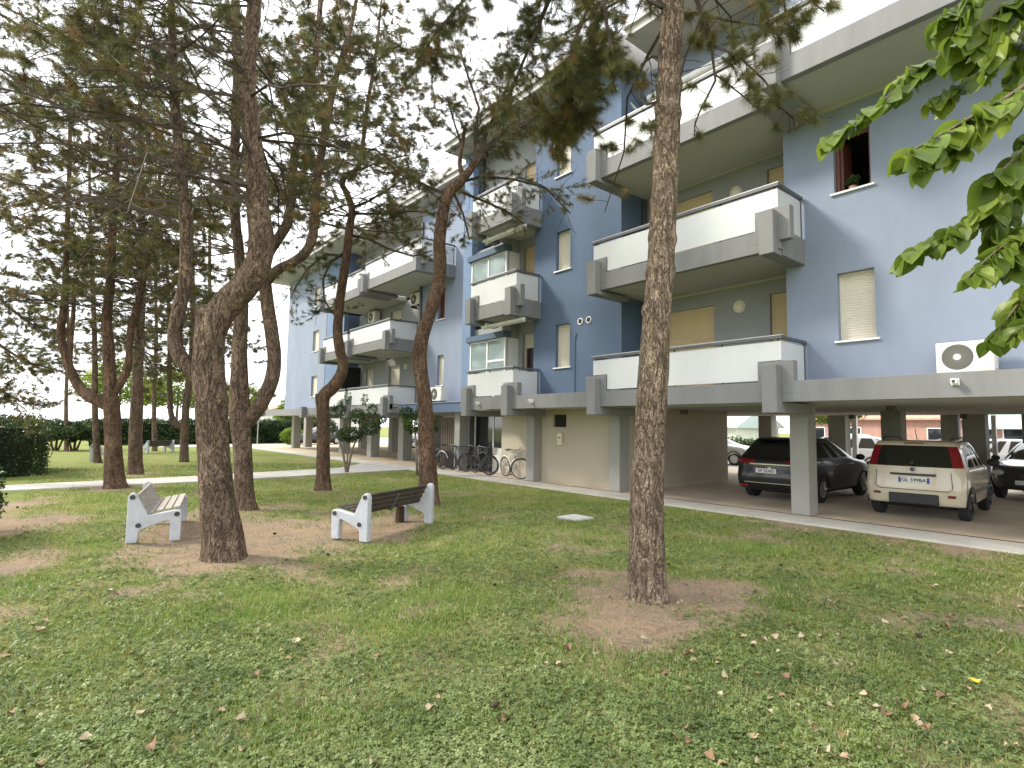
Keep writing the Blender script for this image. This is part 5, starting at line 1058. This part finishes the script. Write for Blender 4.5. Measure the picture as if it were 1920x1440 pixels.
leafy("bushy_shrub", "small bushy tree partly hidden by the wavy reddish pine trunk", "shrub", b0, [(-.1, .1, 1.75, .42, .85), (.25, -.2, 1.65, .36, .85), (-.3, .28, 2.1, .26, 1.0), (.1, -.1, 2.15, .28, 1.0)], [[(0, 0, 0, .05), (-.03, .03, .8, .04), (-.1, .1, 1.8, .02)], [(.03, 0, .7, .03), (.2, -.15, 1.6, .015)]], 3000, .08, BG, 41, barkm=mat("grey_bark", (.20, .165, .125)))
tr = on(1566, 860, 0, 30.0)
leafy("plane_tree", "pollarded tree with a pale trunk beyond the garage, left of the cream hatchback", "tree", (30.0, float(tr[1])), [(0, 0, 2.8, 1.3, .6), (.6, .8, 3.1, .9, .8), (-.5, -.9, 3.0, .9, .8)], [[(0, 0, 0, .24), (0, 0, 1.9, .19), (.1, .1, 2.6, .16)], [(0, 0, 1.9, .12), (.2, .8, 3.1, .05)], [(0, 0, 1.9, .12), (-.1, -.8, 3.0, .05)]], 2500, .2, YG, 42, barkm=mat("pale_trunk", (.42, .36, .26), .9, .2, 5))
# the flower pot plant on the open window's sill
leafy("pot_plant", "small leafy pot plant standing in the open second floor window", "plant", (XW + .18, 3.86), [(0, 0, 6.50, .13, 1.0)], [[(0, 0, 6.285, .06), (0, 0, 6.40, .075)]], 220, .05, BG, 43, barkm=mat("pot_clay", (.35, .2, .14)))
# ------------------------------------------------------------------ the leafy branch in the upper right corner (its trunk stands outside the frame)
LIN = leafmat("linden_leaf", [(.085, .135, .022), (.15, .215, .03), (.26, .33, .05)], .5, .35, 6.0)
lt = thing("linden_tree", "broad leafed tree whose green leafy boughs hang in at the upper right corner", "tree", (5.4, -2.6, 0))
rng = np.random.default_rng(5)
twl = [[(1995, -150), (1930, -40), (1880, 60), (1850, 130)], [(2000, 330), (1960, 400), (1930, 450), (1900, 480)], [(1990, -100), (1940, -30), (1860, 30), (1790, 90)], [(1995, 540), (1950, 590), (1910, 620)], [(1990, -60), (1900, 20), (1820, 75), (1740, 120), (1660, 185), (1600, 228), (1552, 262)], [(1990, 110), (1900, 175), (1830, 215), (1760, 255), (1700, 288)], [(1990, 260), (1920, 320), (1860, 370), (1810, 415), (1745, 452), (1690, 484)],
       [(1995, 470), (1940, 530), (1895, 590), (1858, 640)], [(1990, -120), (1890, -60), (1810, 0), (1760, 45)], [(1995, 380), (1930, 430), (1870, 470), (1815, 520)], [(1995, 20), (1930, 70), (1870, 110), (1800, 160), (1740, 190)], [(1995, 180), (1950, 240), (1900, 300), (1850, 340)], [(1990, -20), (1940, 60), (1900, 150), (1880, 220)]]
paths = []
for k, rows in enumerate(twl):
    P = np.array([at(px, py, 2.05 + .28 * math.sin(k * 2.1) + .10 * i * (-1) ** k * .3) for i, (px, py) in enumerate(rows)]); paths.append(np.hstack([P, np.linspace(.010, .0025, len(P))[:, None]]))
top = np.array([5.3, -2.4, 3.6, .09]); tb = MB(); tb.tube([(5.4, -2.6, -.05), (5.38, -2.55, 1.5), (5.3, -2.4, 3.6), (5.2, -2.3, 6.0)], [.17, .14, .10, .05], 14)
tb.build("trunk", mat("grey_bark", (.20, .165, .125)), lt, smooth=True)
mb = MB(); V = []; 
hub = at(2120, 60, 2.3)
mb.tube([tuple(top[:3]), tuple((top[:3] + hub) / 2 + np.array([0, 0, .25])), tuple(hub)], [.06, .04, .02], 8)
for P in paths:
    S_ = smooth_path(P, 26); mb.tube([tuple(hub)] + [tuple(r[:3]) for r in S_], [.016] + [float(r[3]) for r in S_], 6)
for P in list(paths):
    S_ = smooth_path(P, 40)
    for q_ in range(3):
        i = int(rng.integers(3, 28)); tdir = S_[i + 1, :3] - S_[i - 1, :3]; tdir /= np.linalg.norm(tdir); d_ = tdir * 1.0 + rng.normal(0, .5, 3); d_[2] -= .05; d_ /= np.linalg.norm(d_); l_ = rng.uniform(.07, .17)
        sp = np.array([S_[i, :3] + d_ * l_ * u + np.array([0, 0, -.25 * l_ * u * u]) for u in (0, .35, .7, 1)]); paths.append(np.hstack([sp, np.linspace(.003, .0018, 4)[:, None]])); mb.tube([tuple(r_[:3]) for r_ in sp], [.003, .0026, .0022, .0018], 5)
mb.build("branches", mat("linden_twig", (.13, .10, .06), .8, .2, 10), lt, smooth=True)
def heart(L_):
    """leaf outline: a folded, drooping heart with a drip tip -> grid rows"""
    rows = []
    for i, u in enumerate(np.linspace(0, 1, 8)):
        w = .52 * (math.sin(math.pi * min(1, u * .93 + .07)) ** .75) * (1 - .35 * u) if 0 < u < 1 else (.16 if u == 0 else .0)
        rows.append([(u, s * w, (.16 * abs(s) ** 1.3) * w * 1.6 - .30 * u * u) for s in (-1, -.5, 0, .5, 1)])
    return np.array(rows) * L_
H = heart(1.0); Qs = []
for i in range(7):
    for j in range(4): Qs += [H[i, j], H[i, j + 1], H[i + 1, j + 1], H[i + 1, j]]
Qs = np.array(Qs)
allq = []
for P in paths:
    n = int(np.sum(np.linalg.norm(np.diff(P[:, :3], axis=0), axis=1)) / .0115) + 3; S_ = smooth_path(P, n)
    for i in range(1, n):
        tdir = S_[min(i + 1, n - 1), :3] - S_[i - 1, :3]; tdir /= np.linalg.norm(tdir); s = 1 if i % 2 else -1
        side = np.cross(tdir, [0, 0, 1]); side /= np.linalg.norm(side); x_ = tdir * rng.uniform(.1, .9) + side * s * rng.uniform(.3, 1.1) + np.array([0, 0, rng.uniform(-1.0, -.1)]); x_ /= np.linalg.norm(x_)
        up = np.array([0, 0, 1.0]) + rng.normal(0, .5, 3) - .3 * RW @ np.array([0, 0, -1.0]); y_ = np.cross(up, x_); y_ /= np.linalg.norm(y_); z_ = np.cross(x_, y_); L_ = rng.uniform(.045, .105) * (1 if i < n - 3 else .75)
        allq.append((S_[i, :3] + x_ * .015)[None] + L_ * (Qs[:, :1] * x_ + Qs[:, 1:2] * y_ + Qs[:, 2:3] * z_))
soup("foliage", np.vstack(allq), 4, LIN, lt, smooth=False)
# ------------------------------------------------------------------ lawn: grass blades, clover, fallen leaves, cones
rng = np.random.default_rng(21)
FWD = math.atan2(FH[1], FH[0])
def lawn_points(n, d0, d1, pw):
    u = rng.random(n); d = (d0 ** (1 - pw) + u * (d1 ** (1 - pw) - d0 ** (1 - pw))) ** (1 / (1 - pw)); a = FWD + rng.uniform(-.83, .83, n)
    x = d * np.cos(a); y = d * np.sin(a); k = (x < 10.62) & (x > -3) & ~((y > 17.9 + .09 * np.maximum(0, x - 2)) & (y < 19.4 + .19 * np.maximum(0, x - 2)) & (y < 30)) ; k &= ~((x < -.3) & (y > 11))
    return x[k], y[k], d[k]
BX0, BY0, BS = -3.0, 0.0, .1
bg_x = np.arange(-3, 10.8, BS); bg_y = np.arange(0, 26, BS); BG_ = np.array([[bare(x, y) for x in bg_x] for y in bg_y])
HG_ = np.array([[.025 * nz(x, y, .6, 1) + .012 * nz(x, y, 2.4, 5) - .012 if x < 10.4 else 0 for x in bg_x] for y in bg_y])
TG_ = np.array([[nz(x, y, .8, 33) for x in bg_x] for y in bg_y])
def look(A, x, y): return A[np.clip(((y - BY0) / BS).astype(int), 0, A.shape[0] - 1), np.clip(((x - BX0) / BS).astype(int), 0, A.shape[1] - 1)]
G1 = leafmat("grass_blade", [(.15, .195, .05), (.24, .275, .08), (.36, .35, .16)], .4, .5, 1.4); G2 = leafmat("clover_leaf", [(.13, .18, .065), (.19, .25, .085), (.28, .33, .14)], .4, .45, 1.8); G5 = leafmat("fresh_grass_blade", [(.10, .17, .03), (.17, .26, .05), (.27, .33, .09)], .4, .5, 2.5); G4 = leafmat("clover_leaf_dark", [(.075, .11, .04), (.12, .165, .055), (.17, .21, .08)], .35, .45, 1.8); G3 = mat("straw_blade", (.34, .29, .16), .8, .25, 6)
x, y, d = lawn_points(430000, 1.7, 26, 1.15); b_ = look(BG_, x, y); keep = rng.random(len(x)) > np.clip(b_ * 1.25 - .12, 0, .975); x, y, d, b_ = x[keep], y[keep], d[keep], b_[keep]
tg = look(TG_, x, y); keep = (tg + rng.normal(0, .18, len(x)) > -.16) | (d > 10) | (rng.random(len(x)) < .35); x, y, d, tg = x[keep], y[keep], d[keep], tg[keep]
n = len(x); h = rng.uniform(.014, .034, n) * (1 + .6 * np.clip(tg * 2.2, 0, 1)) * (1 + .8 * (rng.random(n) < .05)) * (1 + .03 * d); w = rng.uniform(.0016, .0034, n) * (1 + .16 * d); a = rng.uniform(0, 2 * np.pi, n); ln = rng.uniform(.1, .9, n) * h
z0 = look(HG_, x, y); base = np.stack([x, y, z0], 1); wv = np.stack([np.cos(a), np.sin(a), 0 * a], 1) * w[:, None]; a2 = a + rng.uniform(.8, 2.3, n); tip = base + np.stack([np.cos(a2) * ln, np.sin(a2) * ln, h], 1)
tri = np.stack([base - wv, base + wv, tip], 1); mi = np.where(rng.random(n) < .09, 1, np.where(tg + rng.normal(0, .22, n) > .12, 2, 0))
o = soup("grass", tri.reshape(-1, 3), 3, [G1, G3, G5], None, mi); o['kind'] = 'stuff'; o['label'] = "short mown lawn grass with bare worn patches"
x, y, d = lawn_points(120000, 1.7, 12, 1.25); b_ = look(BG_, x, y); tg = look(TG_, x, y); keep = (rng.random(len(x)) > np.clip(b_ * 1.5 - .08, 0, .985)) & (tg + rng.normal(0, .2, len(x)) < .22); x, y, d = x[keep], y[keep], d[keep]; n = len(x)
z0 = look(HG_, x, y) + rng.uniform(.008, .032, n); c = np.stack([x, y, z0], 1); r = rng.uniform(.009, .017, n) * (1 + .05 * d); a0 = rng.uniform(0, 2 * np.pi, n); tl = rng.normal(0, .35, (n, 2)); qs = []
for k in range(3):
    a = a0 + k * 2.094; e = np.stack([np.cos(a), np.sin(a), tl[:, 0] * np.cos(a) + tl[:, 1] * np.sin(a) - .15], 1); s = np.stack([-np.sin(a), np.cos(a), -tl[:, 0] * np.sin(a) + tl[:, 1] * np.cos(a)], 1)
    qs.append(np.stack([c, c + (e * .75 + s * .55) * r[:, None], c + e * 1.25 * r[:, None], c + (e * .75 - s * .55) * r[:, None]], 1))
o = soup("clover", np.concatenate(qs).reshape(-1, 3), 4, [G2, G4], None, np.tile((rng.random(n) < .4).astype(int), 3)); o['kind'] = 'stuff'; o['label'] = "low clover and weeds between the grass"  # pale and dark leaves mixed at random; leaf highlights painted as the pale colour
# dry needle litter on the bare soil
x, y, d = lawn_points(150000, 1.7, 16, 1.1); b_ = look(BG_, x, y); k = rng.random(len(x)) < np.clip(b_ * 1.3 - .1, .04, 1); x, y, d = x[k], y[k], d[k]; n = len(x); a = rng.uniform(0, 2 * np.pi, n); l = rng.uniform(.03, .075, n); w = .0011 * (1 + .12 * d)
c = np.stack([x, y, look(HG_, x, y) + rng.uniform(.003, .012, n)], 1); e = np.stack([np.cos(a) * l, np.sin(a) * l, rng.normal(0, .006, n)], 1); sd_ = np.stack([-np.sin(a) * w, np.cos(a) * w, 0 * a], 1)
o = soup("needle_litter", np.stack([c - e - sd_, c - e + sd_, c + e], 1).reshape(-1, 3), 3, [mat("needle_litter_brown", (.20, .125, .07), .9, .3, 3), mat("needle_litter_grey", (.33, .26, .18), .9, .25, 3)], None, (rng.random(n) < .45).astype(int)); o['kind'] = 'stuff'; o['label'] = "dry brown pine needles strewn over the bare soil"
# fallen leaves
DL = [mat("dry_leaf_tan", (.29, .205, .12), .8, .2, 8), mat("dry_leaf_pale", (.36, .29, .19), .8, .15, 8), mat("dry_leaf_brown", (.20, .115, .065), .8, .25, 8)]
def dry_leaf(seed, m):
    r_ = np.random.default_rng(seed); k1, k2 = r_.uniform(-1.6, 1.6), r_.uniform(.6, 2.2); mb = MB(); rows = 7; cols = 5; L_ = .085
    for i in range(rows):
        u = i / (rows - 1); wd = .30 * math.sin(math.pi * (u * .92 + .06)) ** .8 * L_ * 1.7 * (1 + .25 * r_.uniform(-1, 1) * (0 < i < 6))
        for j in range(cols):
            s = (j - 2) / 2; z = k2 * (s * wd) ** 2 * 9 + k1 * (u - .5) ** 2 * L_ * .5 + .012 + r_.uniform(0, .006); mb.v.append((u * L_ - L_ / 2, s * wd, z - min(0, k1) * .01))
    for i in range(rows - 1):
        for j in range(cols - 1): mb.f.append((i * cols + j, i * cols + j + 1, (i + 1) * cols + j + 1, (i + 1) * cols + j))
    zmin = min(v[2] for v in mb.v); mb.v = [(a, b_, c - zmin) for a, b_, c in mb.v]
    mb.tube([(-L_ / 2, 0, .008), (-L_ * .8, .006, .004)], .0012, 4)
    o = mb.build("fallen_leaf", m, None, smooth=True, fix=False); return o
protos = [dry_leaf(s, DL[s % 3]) for s in range(9)]
spots = [(415, 1335), (455, 1410), (540, 1235), (528, 1220), (555, 1203), (480, 1265), (820, 1310), (806, 1330), (948, 1352), (1040, 1090), (1085, 1165), (1100, 1175), (1140, 1120), (1205, 1202), (1170, 1218), (1022, 1248), (1048, 1252), (1247, 1270), (1300, 1245), (1360, 1275), (1425, 1270), (1440, 1298), (1445, 1315), (1475, 1275), (1455, 1350), (1522, 1362), (1530, 1375), (1495, 1325), (1505, 1200), (1550, 1190), (1570, 1195), (1645, 1335), (1660, 1345), (1715, 1350), (1725, 1362), (1735, 1370), (1790, 1395), (1735, 1300), (1765, 1310), (1775, 1308), (1780, 1228), (1720, 1210), (1610, 1095), (1560, 1130), (1480, 1180), (1440, 1185), (1432, 1205), (1520, 1105), (60, 1175), (75, 1185), (20, 1340), (85, 1170), (205, 1110), (220, 1115), (10, 1235), (700, 1435), (75, 1435), (1600, 1250), (1660, 1170), (1690, 1195), (1850, 1240), (1880, 1185), (1900, 1235), (1905, 1400), (1550, 1410), (1565, 1420), (1585, 1425), (1650, 1410), (1330, 1420)]
for k in range(75):
    px = float(RNG.uniform(0, 1920)) if k < 18 else float(RNG.uniform(1250, 1915)); py = float(RNG.uniform(1020, 1435)) if k < 18 else float(RNG.uniform(1090, 1435)); spots.append((px, py))
used = set(); FL = "dry curled tan fallen leaf lying on the lawn"; cnt = 0
for px, py in spots:
    g = ground(px, py)
    if g[0] > 10.5: continue
    p = protos[cnt % 9]; o = p if cnt < 9 else p.copy()
    if cnt >= 9: COL.objects.link(o)
    z = float(look(HG_, np.array([g[0]]), np.array([g[1]]))[0]); o.location = (float(g[0]), float(g[1]), z + .022); o.rotation_euler = (RNG.uniform(-.35, .35), RNG.uniform(-.35, .35), RNG.uniform(0, 6.28)); s = RNG.uniform(.38, .8); o.scale = (s, s * RNG.uniform(.7, 1.1), s)
    tag(o, FL, "leaf", "fallen leaves on the lawn"); cnt += 1
yl = dry_leaf(77, mat("yellow_leaf", (.55, .42, .03), .6, .1, 8)); g = ground(1826, 1283); yl.location = (float(g[0]), float(g[1]), .02); yl.rotation_euler = (.1, -.1, 1.0); yl.scale = (.7, .9, .7); tag(yl, "bright yellow fallen leaf on the lawn near the right edge", "leaf", "fallen leaves on the lawn")
def cone():
    mb = MB(); n = 0
    for i in range(9):
        u = i / 8; r = .024 * math.sin(math.pi * (u * .85 + .12)) ; z = .06 * u
        for k in range(8):
            a = 2 * math.pi * k / 8 + (i % 2) * .39; c, s = math.cos(a), math.sin(a); mb.add([(c * r * .5 - s * .006, s * r * .5 + c * .006, z - .003), (c * r * .5 + s * .006, s * r * .5 - c * .006, z - .003), (c * r * 1.05, s * r * 1.05, z + .006)], [(0, 1, 2)])
    mb.tube([(0, 0, 0), (0, 0, .03), (0, 0, .058)], [.008, .016, .004], 8); return mb.build("pine_cone", mat("cone_brown", (.05, .032, .02), .8, .3, 20), None, fix=False)
pc = cone()
for i, (px, py) in enumerate(((925, 1100), (922, 1332), (1257, 1062), (518, 1003), (612, 1043), (1418, 1116), (1468, 1063), (35, 953), (1040, 1068), (1730, 1200))):
    o = pc if i == 0 else pc.copy()
    if i: COL.objects.link(o)
    g = ground(px, py); o.location = (float(g[0]), float(g[1]), .022); o.rotation_euler = (1.45, 0, i * 1.7); o.scale = (1.0 if i % 2 else .8,) * 3
    tag(o, "small dark pine cone lying on the lawn", "pine cone", "pine cones on the lawn")
